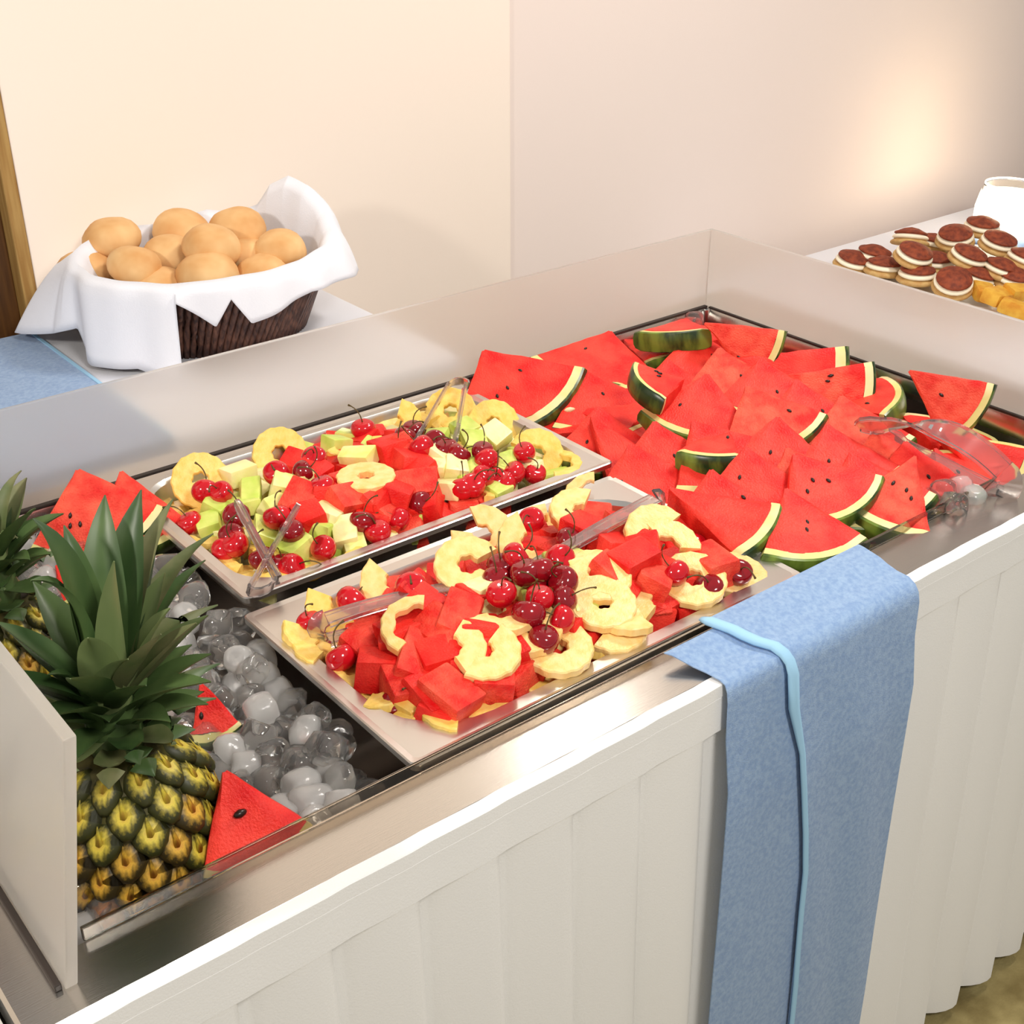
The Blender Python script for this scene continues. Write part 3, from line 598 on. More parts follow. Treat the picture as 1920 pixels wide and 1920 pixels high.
# front pan, seen pieces
for n_, (u, v, k, nv, dz, rot, lab) in enumerate([(885,992,'cee',(-.35,-.55,.7),.018,1.9,'large pale pineapple ring facing the viewer at the back edge'), (995,1018,'half',C_,.014,1.2,'pale pineapple half ring behind the cherry heap'), (878,1062,'cee',(-.2,-.4,.9),.016,5.9,'pale pineapple ring left of the cherry heap'),
 (1232,1003,'half',(-.2,-.5,.8),.018,.2,'pale half ring beside the right hand tongs'), (1250,1030,'third',(-.2,-.4,.9),.010,5.6,'pale pineapple wedge under the half ring by the tongs'), (742,1092,'half',C_,.010,1.6,'pale pineapple half near the back edge at left'), (1120,1082,'full',(-.1,-.3,1),.010,.3,'pale ring right of the cherry heap, upper of two'), (1128,1132,'full',(-.1,-.3,1),.012,.9,'pale ring right of the cherry heap, lower of two'),
 (1180,1150,'third',U_,.012,2.5,'pale pineapple wedge right of the lower ring'), (1060,1226,'full',(-.1,-.25,1),.016,.5,'whole pale pineapple ring in front of the cherry heap'), (1170,1190,'half',(-.1,-.3,1),.014,3.5,'pale pineapple half with a dark speck near the runner'), (985,1178,'half',(-.1,-.2,1),.008,3.3,'pale half ring just below the cherry heap'),
 (940,1150,'third',U_,.008,2.9,'pale pineapple wedge at the left foot of the cherry heap'), (905,1222,'half',(-.1,-.3,1),.016,3.6,'pale half ring left of the whole ring in front'), (838,1216,'third',(-.1,-.3,1),.018,4.6,'pale pineapple wedge overlapped by the half ring in front'), (790,1178,'arc',(-.1,-.3,1),.020,.9,'thin curved pineapple strip on watermelon cubes'),
 (1300,1088,'full',(-.2,-.3,.9),.008,0,'pale ring right of a cherry near the runner'), (1402,1092,'full',(0,-.2,1),.004,0,'pale ring at the right corner behind two dark cherries'), (1245,1135,'half',(-.1,-.2,1),.008,.4,'pale half ring between wedge and cherry near the runner'), (1000,962,'half',U_,.006,1.0,'pale half ring under the cherry at the back edge'),
 (1090,962,'half',(-.1,-.3,1),.010,.6,'pale pineapple half at the back edge left of the tongs'), (1100,935,'arc',C_,.002,.9,'pineapple rind strip curving up at the far corner'), (640,1128,'half',C_,.004,2.0,'yellow pineapple half in the left corner under a cherry'), (570,1200,'half',(.2,-.3,1),.0,2.4,'yellow pineapple half at the left edge below the tong bend')]):
    put('pineapple_piece', RING['pine_flesh' if n_ > 21 else 'pine_pale'][k][n_ % len(RING['pine_pale'][k])], 'pineapple', lab, GF, inside(on(u, v, DF, dz+.012), PF, .040 if nv[2] < .8 else .047), rot, nv)
for n_, (u, v, k, dz) in enumerate([(912,1108,2,.014),(955,1085,0,.008),(1040,1068,1,.012),(1075,1055,0,.016),(985,1105,0,.006),(1090,1150,1,.006),(905,1140,0,.008),(1035,1185,0,.004),(1000,1125,1,.006),(1090,1100,0,.004)]):
    put('melon_cube', MCUBE[('melon', 'melon_green', 'melon_pale')[k]][n_ % 4], 'melon', near('pale melon cube', u, v, LMF, 'front'), 'melon cubes in the front pan', on(u, v, DF, dz), n_*2.1, (.3*math.sin(n_*3), .3*math.cos(n_*2)-.15, 1))
BIGW = [(1014,1302,.014,2,'big watermelon cube nearest the counter front, right one'), (935,1272,.018,5,'long watermelon block behind the two nearest cubes'), (850,1312,.012,2,'big watermelon cube nearest the counter front, left one'), (712,1258,.014,0,'watermelon cube near the left edge of the front pan'), (1185,1058,.020,0,'large glossy watermelon chunk right of the pineapple rings'),
        (1225,1085,.012,2,'watermelon chunk left of the right hand cherry'), (1335,1062,.014,2,'watermelon cube beside the dark cherry at the right end'), (840,1362,.000,4,'small watermelon lump at the near edge of the front pan'), (955,985,.012,1,'watermelon cube under the cherry at the back edge'), (1090,1000,.010,0,'watermelon cube left of the right hand tongs')]
for n_, (u, v, dz, k, lab) in enumerate(BIGW):
    put('watermelon_cube', WCUBE[k], 'watermelon', lab, 'watermelon chunks on top of the front pan', inside(on(u, v, DF, dz), PF, .055), .3+n_*.7, (.2*math.sin(n_*3), .2*math.cos(n_*2)-.15, 1))
for n_, (u, v, dz) in enumerate([(760,1195,.014),(800,1145,.014),(860,1165,.016),(900,1188,.012),(960,1232,.010),(1110,1262,.006),(1150,1232,.010),(1215,1190,.008),(1250,1165,.008),(1150,1030,.012),(1200,1030,.014),(1150,1090,.010),(1210,1050,.012),(1310,1120,.008),(1270,1120,.008),(830,1050,.010),(805,1045,.004),(780,1245,.012),(830,1235,.010),(700,1155,.006),(690,1200,.010),
       (740,1150,.010),(745,1215,.012),(770,1290,.008),(800,1310,.002),(1075,1190,.004),(1010,1255,.008),(885,1240,.008),(1060,1275,.004),(830,1190,.014),(780,1120,.010),(1280,1000,.004),(1170,1000,.010),(1230,1150,.004),(890,1130,.006)]):
    put('watermelon_cube', WCUBE[n_ % 6], 'watermelon', near('red watermelon cube', u, v, LMF, 'front'), 'watermelon cubes in the front pan', inside(on(u, v, DF, dz), PF, .068), n_*1.9, (.35*math.sin(n_*3), .35*math.cos(n_*2)-.15, 1))
for n_, (u, v, lab) in enumerate([(556,1196,'left edge beside the tongs bend'), (578,1232,'left edge just below the tongs bend'), (622,1272,'left edge, third from the tongs bend'), (668,1312,'left edge near the front corner'), (715,1345,'front left corner'), (770,1368,'near edge, left of the small watermelon lump'), (822,1385,'near edge under the small watermelon lump'), (905,1368,'near edge right of the small watermelon lump'), (955,1335,'near edge under the nearest right cube'), (605,1125,'back left corner')]):
    put('pineapple_piece', RING['pine_flesh']['third'][0], 'pineapple', 'yellow pineapple wedge at the front pan '+lab, GF, inside(on(u, v, DF, .012), PF, .045), n_*1.1+.4, (.12*math.sin(n_*2), .12*math.cos(n_*2), 1))
cherries(DF, [
 ('red cherry near the left corner, next to a pineapple half', 'cherries at the left of the front pan', [(659,1126,.026)]),
 ('red cherry beside the bend of the left hand tongs', 'cherries at the left of the front pan', [(581,1168,.014)]),
 ('red cherry under the bend of the left hand tongs', 'cherries at the left of the front pan', [(634,1234,.022)]),
 ('red cherry with a stem on the pineapple half behind the tongs', 'cherries at the left of the front pan', [(771,1100,.026)]),
 ('shiny cherry alone near the back edge of the front pan', 'cherries at the back of the front pan', [(997,974,.030)]),
 ('topmost shiny cherry of the central heap', 'central cherry heap', [(968,1043,0.036,'r')]),
 ('dark cherry just under the topmost one in the central heap', 'central cherry heap', [(985,1073,0.034,'d')]),
 ('dark cherry in the middle of the central heap', 'central cherry heap', [(1013,1068,0.036,'d')]),
 ('dark cherry at the upper left of the central heap', 'central cherry heap', [(940,1062,0.026,'d')]),
 ('darkest cherry at the right side of the central heap', 'central cherry heap', [(1056,1089,0.034,'d')]),
 ('dark cherry under the darkest one on the right of the central heap', 'central cherry heap', [(1058,1123,0.034,'d')]),
 ('bright red cherry at the left of the central heap', 'central cherry heap', [(940,1113,0.032,'r')]),
 ('dark cherry at the lower left of the central heap', 'central cherry heap', [(991,1150,0.036,'d')]),
 ('bright red cherry in the lower middle of the central heap', 'central cherry heap', [(1012,1120,0.036,'r')]),
 ('lowest bright red cherry of the central heap', 'central cherry heap', [(1051,1161,0.03,'r')]),
 ('red cherry of the central heap next to the right tongs', 'central cherry heap', [(1050,1048,0.026,'r')]),
 ('half buried cherry at the left of the central heap', 'central cherry heap', [(932,1085,0.022,'d')]),
 ('half buried cherry inside the central heap', 'central cherry heap', [(1000,1090,0.02,'d')]),
 ('dark cherry alone above the whole ring in front', 'cherries at the front of the front pan', [(1019,1198,.030,'d')]),
 ('dark cherry left of the right hand pineapple ring', 'cherries at the right of the front pan', [(1268,1074,.030)]),
 ('upper dark cherry of two at the right end near the runner', 'cherries at the right of the front pan', [(1385,1074,.026,'d')]),
 ('lower dark cherry of two at the right end near the runner', 'cherries at the right of the front pan', [(1351,1114,.026,'d')]),
 ('dark cherry low among watermelon cubes at the near edge', 'cherries at the front of the front pan', [(738,1322,.004,'d')]),
 ('cherry half buried by the tongs right of the cherry heap', 'cherries at the back of the front pan', [(1068,1012,.014,'d')]),
 ('cherry half hidden at the far right edge of the front pan', 'cherries at the right of the front pan', [(1300,1024,.006)])])

# ------------------------------------------------------------------ watermelon slices
def slice_part(r0, r1, ang, th, na, nr, sd, amp):
    vs = []; fs = []; rnd = V((sd*1.7, sd*.3, 0)); n = nr+1; m = na+1; K = 4
    for k in range(K):
        q = 2*k/(K-1)-1
        for i in range(m):
            a = -ang/2+ang*i/na
            for j in range(n):
                r = r0+(r1-r0)*j/nr; ed = 1-.16*(1 if i in (0, na) else 0)-.10*(1 if (j == nr and amp == 0) else 0)
                p = V((r*math.cos(a), r*math.sin(a), 0)); z = q*th/2*(ed if abs(q) == 1 else 1)
                nz = amp*(noise.noise(p*28+rnd+V((0, 0, q)))*.6+noise.noise(p*70+rnd)*.4)
                if abs(q) < 1: sc = 1+.02*(1 if j == nr else 0); p = V((p.x*sc, p.y*(1+(.03 if i in (0, na) else 0)), 0))
                vs.append((p.x+amp*.6*noise.noise(p*40+rnd), p.y+amp*.6*noise.noise(p*40-rnd), z+(nz if abs(q) == 1 else 0)))
    I = lambda k, i, j: k*m*n+i*n+j
    for k in (0, K-1):
        for i in range(na):
            for j in range(nr): fs.append((I(k, i, j), I(k, i, j+1), I(k, i+1, j+1), I(k, i+1, j)))
    for k in range(K-1):
        for i in range(na):
            fs.append((I(k, i, 0), I(k, i+1, 0), I(k+1, i+1, 0), I(k+1, i, 0))); fs.append((I(k, i, nr), I(k, i+1, nr), I(k+1, i+1, nr), I(k+1, i, nr)))
        for j in range(nr):
            fs.append((I(k, 0, j), I(k, 0, j+1), I(k+1, 0, j+1), I(k+1, 0, j))); fs.append((I(k, na, j), I(k, na, j+1), I(k+1, na, j+1), I(k+1, na, j)))
    return vs, fs
sm = MB().add(*lathe([(.0002, -.0038), (.0016, -.002), (.0022, .0006), (.0014, .003), (.0002, .004)], 8)).mesh('seed', 'seed', True)
swm = MB().add(*lathe([(.0002, -.008), (.003, -.004), (.0036, .001), (.002, .006), (.0002, .008)], 8)).mesh('seed_w', 'seed_white', True)
sn = [0]
def melon_slice(A, B, nv, ang, th, lab, group, dry=False, seeds=2):
    sn[0] += 1; sd = sn[0]; A, B = V(A), V(B); R = (B-A).length; ang = math.radians(ang)
    t = thing('watermelon_slice', lab, 'watermelon', frame(A, B-A, nv), group)
    fl = obj('flesh', MB().add(*slice_part(.004, R*.900, ang, th, 12, 10, sd, .0030)).mesh('flesh', 'flesh_dry' if dry else 'flesh', True, autosmooth=42), t)
    obj('rind', MB().add(*slice_part(R*.900, R*.978, ang, th*.99, 12, 2, sd, .0004)).mesh('rind', 'rind', True, autosmooth=42), t)
    obj('skin', MB().add(*slice_part(R*.978, R, ang, th, 12, 1, sd, 0)).mesh('skin', 'skin', True, autosmooth=42), t)
    rnd = random.Random(sd)
    for k in range(seeds):
        r, a = R*rnd.uniform(.42, .62), ang*rnd.uniform(-.36, .36)
        obj('seed', sm, fl, T((r*math.cos(a), r*math.sin(a), th/2+.0004)) @ Matrix.Rotation(a, 4, 'Z') @ Matrix.Rotation(PI/2, 4, 'Y'))
    return t
def face_slice(u, v, z, R, deg, ang, th, lab, dry, sds, group='watermelon slices on the ice'):          # standing slice whose face looks towards the room
    a_ = at(u, v, z); q = math.radians(deg); dn = RM @ V((math.cos(q), math.sin(q), 0))
    return melon_slice(a_, a_+dn*R, V((0, 0, CAM_H))-a_, ang, th, lab, group, dry, sds)
GS = 'watermelon slices at the counter right end'
F_ = (-.55, -.62, .55)     # face turned to the viewer
SL = [ # apex px, z, rind px, z, normal, angle, thick, dry, seeds, label
 ((905,664),.890,(1000,752),.872,(-.34,-.40,.85),92,.026,0,3,'watermelon slice resting on the far corner of the back pan'),
 ((1142,630),.872,(1128,692),.878,(-.1,-.34,1),92,.024,0,2,'watermelon slice against the back guard, curved rind to the viewer'),
 ((1290,614),.868,(1254,654),.868,(.0,.20,1),74,.032,0,0,'watermelon slice with striped green skin showing by the back corner'),
 ((1335,678),.862,(1588,716),.858,F_,36,.034,0,2,'long watermelon slice below the upright corner slice'),
 ((1440,712),.862,(1640,740),.858,F_,40,.034,1,3,'watermelon slice with pale rind tip near the right guard'),
 ((1760,812),.86,(1912,866),.866,(-.50,-.58,.62),46,.034,0,0,'watermelon slice at the right picture edge behind the tongs'),
 ((1280,728),.893,(1188,772),.866,(.10,-.22,1),84,.030,0,3,'watermelon slice tipped up, mottled green skin towards the pans'),
 ((1362,812),.880,(1326,886),.868,(-.10,.05,1),50,.034,0,1,'watermelon slice with dark skin end in the middle of the heap'),
 ((1105,790),.862,(1282,912),.866,(-.28,-.36,.9),40,.030,0,3,'broad watermelon slice right of the back pan corner'),
 ((1248,935),.876,(1442,1014),.862,(-.20,-.22,1),46,.040,0,0,'watermelon slice pointing at the front pan, thick red side'),
 ((1468,925),.885,(1546,1042),.862,(-.16,-.34,1),70,.026,0,2,'frontmost watermelon slice beside the blue runner'),
 ((1482,862),.897,(1598,956),.878,(-.24,-.34,1),84,.026,0,3,'rounded watermelon slice on top near the counter front'),
 ((1712,866),.885,(1658,982),.860,(-.26,-.34,1),50,.030,1,4,'ragged watermelon slice by the front edge near the ice'),
 ((1745,850),.864,(1842,926),.858,(-.25,-.35,.9),52,.030,0,1,'watermelon slice under the clear tongs at the right'),
]
for A, za, B, zb, nv, ang, th, dry, sds, lab in SL:
    melon_slice(at(*A, za), at(*B, zb), nv, ang, th, lab, GS, dry, sds)
face_slice(1318, 603, .915, .125, 29, 44, .034, 'watermelon slice standing upright in the back right corner', True, 1, GS)
face_slice(1700, 692, .918, .118, 36, 52, .036, 'watermelon slice standing upright against the right guard', True, 1, GS)
# shingled slices of the middle: apex up, rind end tucked under the next slice
for u, v, z, yaw, dry, lab in [(1300,628,.875,235,0,'watermelon slice behind, pushed into the far corner'), (1250,684,.872,235,0,'watermelon slice below the striped skin corner slice'), (1345,662,.885,240,1,'watermelon slice left of the upright corner slice'), (1425,680,.880,232,0,'watermelon slice in front of the upright corner slice'),
  (1095,706,.862,250,0,'watermelon slice between the far pan corner and the back guard'), (1325,712,.893,215,0,'watermelon slice behind the tipped green skinned one'), (1395,735,.895,255,1,'watermelon slice at the very middle of the heap'), (1490,722,.888,236,0,'watermelon slice left of the upright right guard slice'),
  (1572,752,.884,240,1,'watermelon slice behind the tip of the clear tongs'), (1120,772,.860,235,0,'watermelon slice lying along the right side of the back pan'), (1225,800,.880,240,0,'watermelon slice below the tipped green skinned one'), (1295,800,.892,262,0,'watermelon slice with a sharp left edge above the dark skin end'),
  (1455,792,.897,225,0,'watermelon slice overlapping the middle of the heap'), (1545,806,.893,240,0,'watermelon slice right of the very middle of the heap'), (1642,808,.884,236,1,'watermelon slice beside the tip of the clear tongs'), (1395,848,.893,235,0,'watermelon slice left of the rounded one near the front'),
  (1470,850,.890,250,1,'watermelon slice behind the rounded one'), (1590,858,.886,245,0,'watermelon slice behind the ragged one'), (1690,838,.878,235,0,'watermelon slice right of and behind the ragged one'), (1330,890,.884,240,0,'watermelon slice behind the one pointing at the front pan'), (1180,842,.868,245,0,'watermelon slice next to the right corner of the back pan')]:
    a_ = at(u, v, z); y_ = math.radians(yaw); R_ = .118
    melon_slice(a_, a_+V((R_*.91*math.cos(y_), R_*.91*math.sin(y_), -R_*.42)), (-.30, -.34, .88), 84, .032, lab, GS, dry, 1)
rnd = random.Random(11)
for i in range(30):                                                    # lower layer of the heap
    x, y = 1.085+.105*(i % 5)+rnd.uniform(-.02, .02), .80+.115*(i//5)+rnd.uniform(-.02, .02); a = rnd.uniform(0, 6.3); R = .115
    c = V((min(max(x, 1.13), 1.51), min(max(y, .83), 1.385), RIM-.034+rnd.uniform(-.006, .006))); dv = V((math.cos(a), math.sin(a), 0))
    melon_slice(c-dv*R*.6, c+dv*R*.4, (rnd.uniform(-.2, .2), rnd.uniform(-.2, .2), 1), 80, .034, 'red watermelon slice buried in the lower layer of the slice heap', 'buried watermelon slices', False, 1)
tag(obj('melon_seed', swm, None, T(on(1068, 768, lambda x, y: RIM+.036)) @ Matrix.Rotation(1.2, 4, 'Z') @ Matrix.Rotation(PI/2, 4, 'X')), 'pale melon seed lying on slices beside the back pan', 'seed')
# slices on the ice at the left
GI = 'watermelon slices on the ice'
fs_ = face_slice(418, 1440, .886, .090, 67, 66, .036, 'watermelon slice standing on ice in front of the near pineapple', False, 0)
obj('seed', sm, [c for c in fs_.children if c.name.startswith('flesh')][0], T((.040, -.001, .0182)) @ Matrix.Scale(1.7, 4) @ Matrix.Rotation(1.2, 4, 'X'))
face_slice(374, 1276, .856, .060, 72, 50, .028, 'small watermelon slice on ice right of the pineapple crown', False, 1)
a_ = at(150, 880, .905)
melon_slice(a_, a_+V((.0, -.055, -.100)), (-.35, -.62, .50), 92, .040, 'large watermelon slice leaning in the back left corner', GI, True, 3)
a_ = at(228, 888, .892)
melon_slice(a_, a_+V((-.01, -.06, -.09)), (-.2, -.55, .6), 70, .036, 'watermelon slice tucked beside the left end of the back pan', GI, True, 1)
melon_slice(at(105, 1068, .850), at(150, 1125, .80), (-.2, -.5, .8), 80, .036, 'watermelon slice on ice between the two pineapples', GI, False, 0)

# ------------------------------------------------------------------ pineapples
em = []
def eye_mesh(m):
    lp = []
    for s_, z in ((1.06, -.003), (1.0, .0010), (.80, .0042), (.48, .0058), (.16, .0050)):
        lp.append([V((.0178*s_*(math.copysign(abs(math.cos(a))**1.25, math.cos(a))), .0148*s_*(math.copysign(abs(math.sin(a))**1.25, math.sin(a))), z)) for a in [2*PI*k/10 for k in range(12)]])
    mb = MB().add(*loft(lp))
    mb.add(*loft([[V((.0045*math.cos(a), -.002+.002*math.sin(a), .0045)) for a in [2*PI*k/5 for k in range(5)]], [V((.0008*math.cos(a), .0105+.0008*math.sin(a), .0098)) for a in [2*PI*k/5 for k in range(5)]]]))
    return mb.mesh('eye', m, True)
EY = [eye_mesh(m) for m in ('eye_orange', 'eye_yellow', 'eye_green')]
def leaf_mesh(base, ctrl, tip, w, m, axis):
    path = bez(base, ctrl, tip, 11); lp = []
    for i, p in enumerate(path):
        t = i/11; tg = (path[min(i+1, 11)]-path[max(i-1, 0)]).normalized(); inn = axis-p; inn.z = 0
        if inn.length < 1e-4: inn = V((0, 1, 0))
        sd = tg.cross(inn)
        if sd.length < 1e-4: sd = V((1, 0, 0))
        sd.normalize(); nn = sd.cross(tg).normalized()
        wi = w/2*(.62+1.0*t-.35*t*t if t < .35 else max(0, 1-((t-.35)/.65)**1.7)*.927+.0001)
        wi = max(wi, .0005); ch = wi*.34; th = .0013*(1-.6*t)
        lp.append([p-sd*wi+nn*ch, p-sd*wi*.5+nn*ch*.25, p, p+sd*wi*.5+nn*ch*.25, p+sd*wi+nn*ch, p+sd*wi*.5+nn*ch*.25-nn*th*1.5, p-nn*th*2, p-sd*wi*.5+nn*ch*.25-nn*th*1.5])
    return MB().add(*loft(lp)).mesh('leaf', m, True, autosmooth=60)
def pineapple(label, base, top, RAD, seed, leaves, lean, nsmall, crown_len, rows=10, nar=11):
    rnd = random.Random(seed); H = (top-base).length
    t = thing('pineapple', label, 'pineapple', T(base), 'whole pineapples on the ice')
    ax = (top-base).normalized(); M = ax.to_track_quat('Z', 'Y').to_matrix()
    rad = lambda h: RAD*(1-abs(2*h-.98)**3.2*.42)*(.96 if h < .5 else 1)
    body = obj('body', MB().add(*lathe([(.002, 0)]+[(rad(i/12)-.002, H*(.012+.976*i/12)) for i in range(13)]+[(.004, H)], 32)).mesh('body', 'pine_skin', True), t, M.to_4x4())
    for r_ in range(rows):
        h = (r_+.55)/rows
        for k in range(nar):
            th = 2*PI*(k+.5*(r_ % 2)+.06*r_)/nar; rr = rad(h); dh = .02
            sl = (rad(min(1, h+dh))-rad(max(0, h-dh)))/(2*dh*H)
            nv = V((math.cos(th), math.sin(th), -sl)).normalized(); up = V((0, 0, 1)); up = (up-nv*up.z).normalized(); xx = up.cross(nv)
            p = V((rr*math.cos(th), rr*math.sin(th), H*(.02+.96*h)))-nv*.0015; sc = rr/RAD
            Mx = Matrix(((xx.x, up.x, nv.x, p.x), (xx.y, up.y, nv.y, p.y), (xx.z, up.z, nv.z, p.z), (0, 0, 0, 1)))
            obj('eye', EY[0 if h+rnd.uniform(-.12, .12) < .36 else (1 if h+rnd.uniform(-.2, .2) < .68 else 2)], body, Mx @ Matrix.Diagonal((sc*1.04*PI*RAD/nar/.0178, H/rows/.0148*1.02, 1.15, 1)))
    cr = obj('crown', MB().add(*lathe([(.020, -.006), (.024, .012), (.021, .035), (.013, .07), (.003, .09)], 12)).mesh('crown_core', 'leaf', True), t, T(top-base))
    axis = V((0, 0, 0))
    for (tip, bz, w_, m, bow) in leaves:                          # the long leaves, tip given in world space
        tipl = tip-top; d = V((tipl.x, tipl.y, 0)); d = d.normalized() if d.length > .01 else V((-.4, -.9, 0))
        bs = d*.016+V((0, 0, bz)); ctrl = bs.lerp(tipl, .5)+V((0, 0, bow))-d*bow*.5
        obj('leaf', leaf_mesh(bs, ctrl, tipl, w_, m, axis-d*.05), cr)
    for k in range(nsmall):
        q = k/nsmall; th = k*2.39996; d = V((math.cos(th), math.sin(th), 0)); ln = crown_len*(.30+.70*q)*rnd.uniform(.85, 1.1)
        el = math.radians(-8+62*q+rnd.uniform(-6, 6)); bs = d*(.026-.010*q)+V((0, 0, .004+.060*q)); tipl = bs+d*ln*math.cos(el)+V((0, 0, ln*math.sin(el)))
        ctrl = bs+d*ln*.45*math.cos(el*.8)+V((0, 0, ln*.45*math.sin(el)+.012)) if q > .3 else bs+d*ln*.55+V((0, 0, ln*.35*math.sin(el)+.006))
        obj('leaf', leaf_mesh(bs, ctrl, tipl, .026+.010*q, ('leaf', 'leaf', 'leaf_pale', 'leaf', 'leaf_dry')[k % 5] if q > .25 else ('leaf', 'leaf_dry', 'leaf')[k % 3], axis), cr)
    return t
pb = at(297, 1718, .735); pt = pb+V((-.004, .012, .185))
YA = pt.y
lv = lambda u, v, dy: atY(u, v, YA+dy)
pineapple('ripe pineapple with full green crown at the near left corner', pb, pt, .0700, 21, [
 (lv(197, 928, .07), .05, .042, 'leaf', .03), (lv(265, 918, .06), .05, .046, 'leaf', .02), (lv(62, 972, .03), .045, .036, 'leaf', .05), (lv(325, 935, .05), .05, .028, 'leaf_dry', .03), (lv(400, 1000, .06), .05, .026, 'leaf_dry', .04),
 (lv(58, 1088, .0), .04, .034, 'leaf', .06), (lv(120, 985, .05), .045, .030, 'leaf', .04), (lv(213, 1052, -.02), .06, .046, 'leaf_pale', .01), (lv(318, 1140, -.03), .05, .048, 'leaf_pale', .01), (lv(408, 1135, .03), .04, .026, 'leaf_dry', .04),
 (lv(385, 1050, .05), .045, .024, 'leaf', .03), (lv(165, 1195, -.04), .04, .036, 'leaf_pale', .02), (lv(90, 1265, -.01), .02, .030, 'leaf', .03), (lv(412, 1245, .02), .02, .028, 'leaf', .02), (lv(236, 1000, .08), .06, .040, 'leaf', .01), (lv(300, 985, .07), .055, .036, 'leaf', .02),
 (lv(405, 1310, -.01), .01, .028, 'leaf', .02), (lv(240, 1235, -.05), .04, .040, 'leaf_pale', .02), (lv(110, 1330, -.02), .01, .026, 'leaf', .02)], 0, 46, .105)
p2 = at(62, 1385, .735); t2 = p2+V((-.004, .0, .172)); YA = t2.y
pineapple('pineapple behind, half hidden by the tall left guard', p2, t2, .064, 33, [
 (lv(40, 882, .03), .04, .020, 'leaf_dry', .03), (lv(20, 930, .04), .04, .034, 'leaf', .02), (lv(60, 1010, .0), .04, .024, 'leaf_dry', .03), (lv(-60, 930, .04), .05, .036, 'leaf', .03), (lv(-100, 1020, 0), .04, .034, 'leaf', .03), (lv(85, 1035, .03), .03, .022, 'leaf_dry', .02),
 (lv(0, 1000, -.02), .05, .040, 'leaf_pale', .01), (lv(45, 1060, -.02), .03, .028, 'leaf', .02)], 0, 34, .085)

# ------------------------------------------------------------------ ice
def ice_mesh(sd):
    rnd = random.Random(sd); n = 14; r = .0145; h = .0145+rnd.uniform(-.002, .003); off = V((sd*3.1, 0, 0))
    if sd in (1, 3): prof = [(.001, -h), (r*.72, -h), (r*.95, -h*.78), (r, -h*.3), (r*.97, h*.4), (r*.90, h*.86), (r*.72, h), (r*.48, h*.9), (r*.34, h*.5), (r*.22, h*.2), (.001, h*.12)]
    else: prof = [(.001, -h), (r*.60, -h), (r*.90, -h*.80), (r, -h*.40), (r*1.02, h*.1), (r*.96, h*.60), (r*.78, h*.92), (r*.45, h*1.0), (.001, h*.96)]
    vs, fs = lathe(prof, n); vs = [V((p.x*(1+.13*(abs(math.sin(2*math.atan2(p.y, p.x))))), p.y*(1+.13*(abs(math.sin(2*math.atan2(p.y, p.x))))), p.z))*(1+.16*noise.noise(p*75+off)) for p in vs]
    return MB().add(vs, fs).mesh('ice', 'ice_core' if sd in (2, 5) else 'ice', True)
IM = [ice_mesh(i) for i in range(6)]
rnd = random.Random(99); pts = []
blocks = [(pb.x, pb.y, .066), (p2.x, p2.y, .062)]
def ice_h(x, y): return .792+.022*noise.noise(V((x*7, y*7, 3)))+.012*noise.noise(V((x*19, y*19, 1)))+(.02 if y > 1.0 else 0)-(.034 if (x > .47 and y < .86) else 0)
def place_ice(n, dz, mind, area):
    c = 0
    for _ in range(9000):
        if c >= n: break
        x, y = rnd.uniform(area[0], area[1]), rnd.uniform(area[2], area[3]); z = ice_h(x, y)+dz
        if any((x-a)**2+(y-b_)**2 < r_*r_ for a, b_, r_ in blocks): continue
        if x < .24 and y < .80: continue
        if any((V((x, y, z))-q).length < mind for q in pts): continue
        pts.append(V((x, y, z))); c += 1
        im = rnd.choice(range(6)); o = obj('ice_cube', IM[im], None, T((x, y, z)) @ Matrix.Rotation(rnd.uniform(0, 6.3), 4, 'Z') @ Matrix.Rotation(rnd.uniform(0, 2.2), 4, 'X') @ Matrix.Scale(rnd.uniform(.9, 1.18), 4))
        kd = ('clear', 'hollow clear', 'milky white', 'hollow clear', 'clear', 'milky white')[im]
        if math.hypot(x-p2.x, y-p2.y) < .10: wh = 'close around the half hidden pineapple'
        elif y > 1.28: wh = 'in the back left corner of the well'
        elif y < .85 and x > .30: wh = 'by the clear front strip behind the standing slice'
        elif math.hypot(x-pb.x, y-pb.y) < .105: wh = 'close around the near pineapple'
        elif x > .43: wh = 'along the left side of the front pan' if y < 1.075 else 'along the left side of the back pan'
        else: wh = 'between the near pineapple and the pans'
        tag(o, kd+' ice cube '+wh, 'ice cube', 'ice cubes '+wh)
place_ice(145, 0, .0262, (.185, .505, .775, 1.42))
place_ice(145, .022, .0252, (.195, .484, .785, 1.42))
for i, (u, v, z) in enumerate([(1768,925,.862),(1790,945,.858),(1800,918,.856),(1775,950,.85),(1745,940,.85),(1822,935,.85)]):
    o = obj('ice_cube', IM[i], None, T(at(u, v, z)) @ Matrix.Rotation(i*1.3, 4, 'X') @ Matrix.Rotation(i*.9, 4, 'Z')); tag(o, 'frosty ice cube among slices at the front right edge', 'ice cube', 'ice cubes at the front right edge')
for i, (u, v, z) in enumerate([(1302,603,.842),(1296,612,.835)]):
    o = obj('ice_cube', IM[i], None, T(at(u, v, z)) @ Matrix.Rotation(i*1.3, 4, 'X')); tag(o, 'ice cube in the far back corner behind the slices', 'ice cube', 'ice cubes in the back corner')
o = obj('ice_cube', IM[3], None, T(at(205, 1778, .80)) @ Matrix.Rotation(1.2, 4, 'X')); tag(o, 'single ice cube at the left end of the clear front strip', 'ice cube')

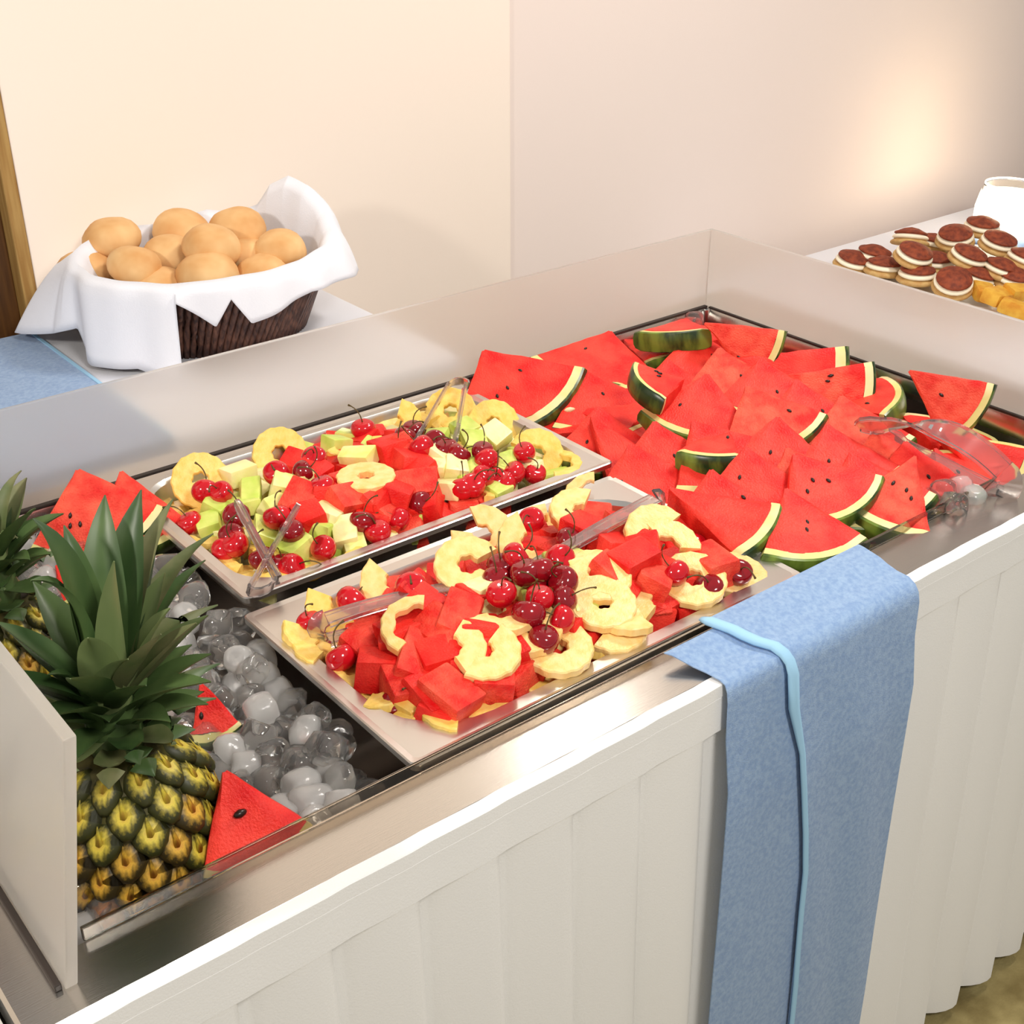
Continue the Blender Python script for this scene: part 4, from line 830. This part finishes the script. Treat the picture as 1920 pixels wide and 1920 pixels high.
# ------------------------------------------------------------------ tongs
def tongs(label, bend, p1, p2, width_dir, w0, w1, arch1=.0, arch2=.0, gap=.012, up=(0, 0, 1)):
    t = thing('serving_tongs', label, 'tongs', T(bend)); up = V(up)
    d = ((p1+p2)/2-bend).normalized()
    arc = [d*(.010-.010*math.cos(a))+up*(gap*math.sin(a)) - d*.0 for a in [math.radians(x) for x in (90, 60, 30, 0, -30, -60, -90)]]
    arc = [d*(.011*(1-math.cos(math.radians(x))))+up*(gap*math.sin(math.radians(x))) for x in (90, 60, 30, 0, -30, -60, -90)]
    obj('bend', MB().add(*ribbon(arc, width_dir, w0, .0028, .0)).mesh('bend', 'tong_clear', True, autosmooth=40), t)
    for s0, p, ar in ((arc[0], p1, arch1), (arc[-1], p2, arch2)):
        e = p-bend; pa = bez(s0, s0.lerp(e, .5)+up*ar*2, e, 12)
        arm = obj('arm', MB().add(*ribbon(pa, width_dir, [w0+(w1-w0)*i/12 for i in range(13)], .0026, .0024)).mesh('arm', 'tong_clear', True, autosmooth=40), t)
        tip = pa[-1]; td = (pa[-1]-pa[-2]).normalized(); wd = V(width_dir).normalized()
        obj('gripping_head', MB().add(*ribbon([tip, tip+td*.012, tip+td*.026, tip+td*.036], width_dir, [w1, w1*1.35, w1*1.3, w1*.7], .0026, .003)).mesh('head', 'tong_clear', True, autosmooth=40), arm)
b1 = at(594, 1183, .880); e1 = at(862, 1096, .898)
tongs('clear plastic tongs at the left of the front pan, bend outwards', b1, e1, e1+V((0, 0, -.024)), (.45, -.9, 0), .020, .018, .004, 0)
b2 = at(1240, 944, .892); e2 = at(1035, 1040, .903)
tongs('clear plastic tongs at the right of the front pan', b2, e2, e2+V((0, 0, -.024)), (.9, .5, 0), .020, .018, .002, 0)
b3 = at(490, 1112, .868); 
tongs('clear plastic tongs at the near left corner of the back pan', b3, at(462, 985, .905), at(528, 992, .905), (.0, -.5, .9), .016, .012, 0, 0, .016, (1, -.2, 0))
b4 = at(862, 716, .905)
tongs('clear plastic tongs leaning on the far corner of the back pan', b4, at(862, 800, .880), at(792, 812, .880), (.0, -.5, .9), .014, .011, 0, 0, .012, (.8, -.6, 0))
b5 = at(1893, 912, .866)
e5 = at(1660, 792, .915)
tongs('large clear tongs lying over slices at the front right corner', b5, e5, at(1690, 840, .88), (.62, -.78, .0), .030, .034, .022, 0, .016)
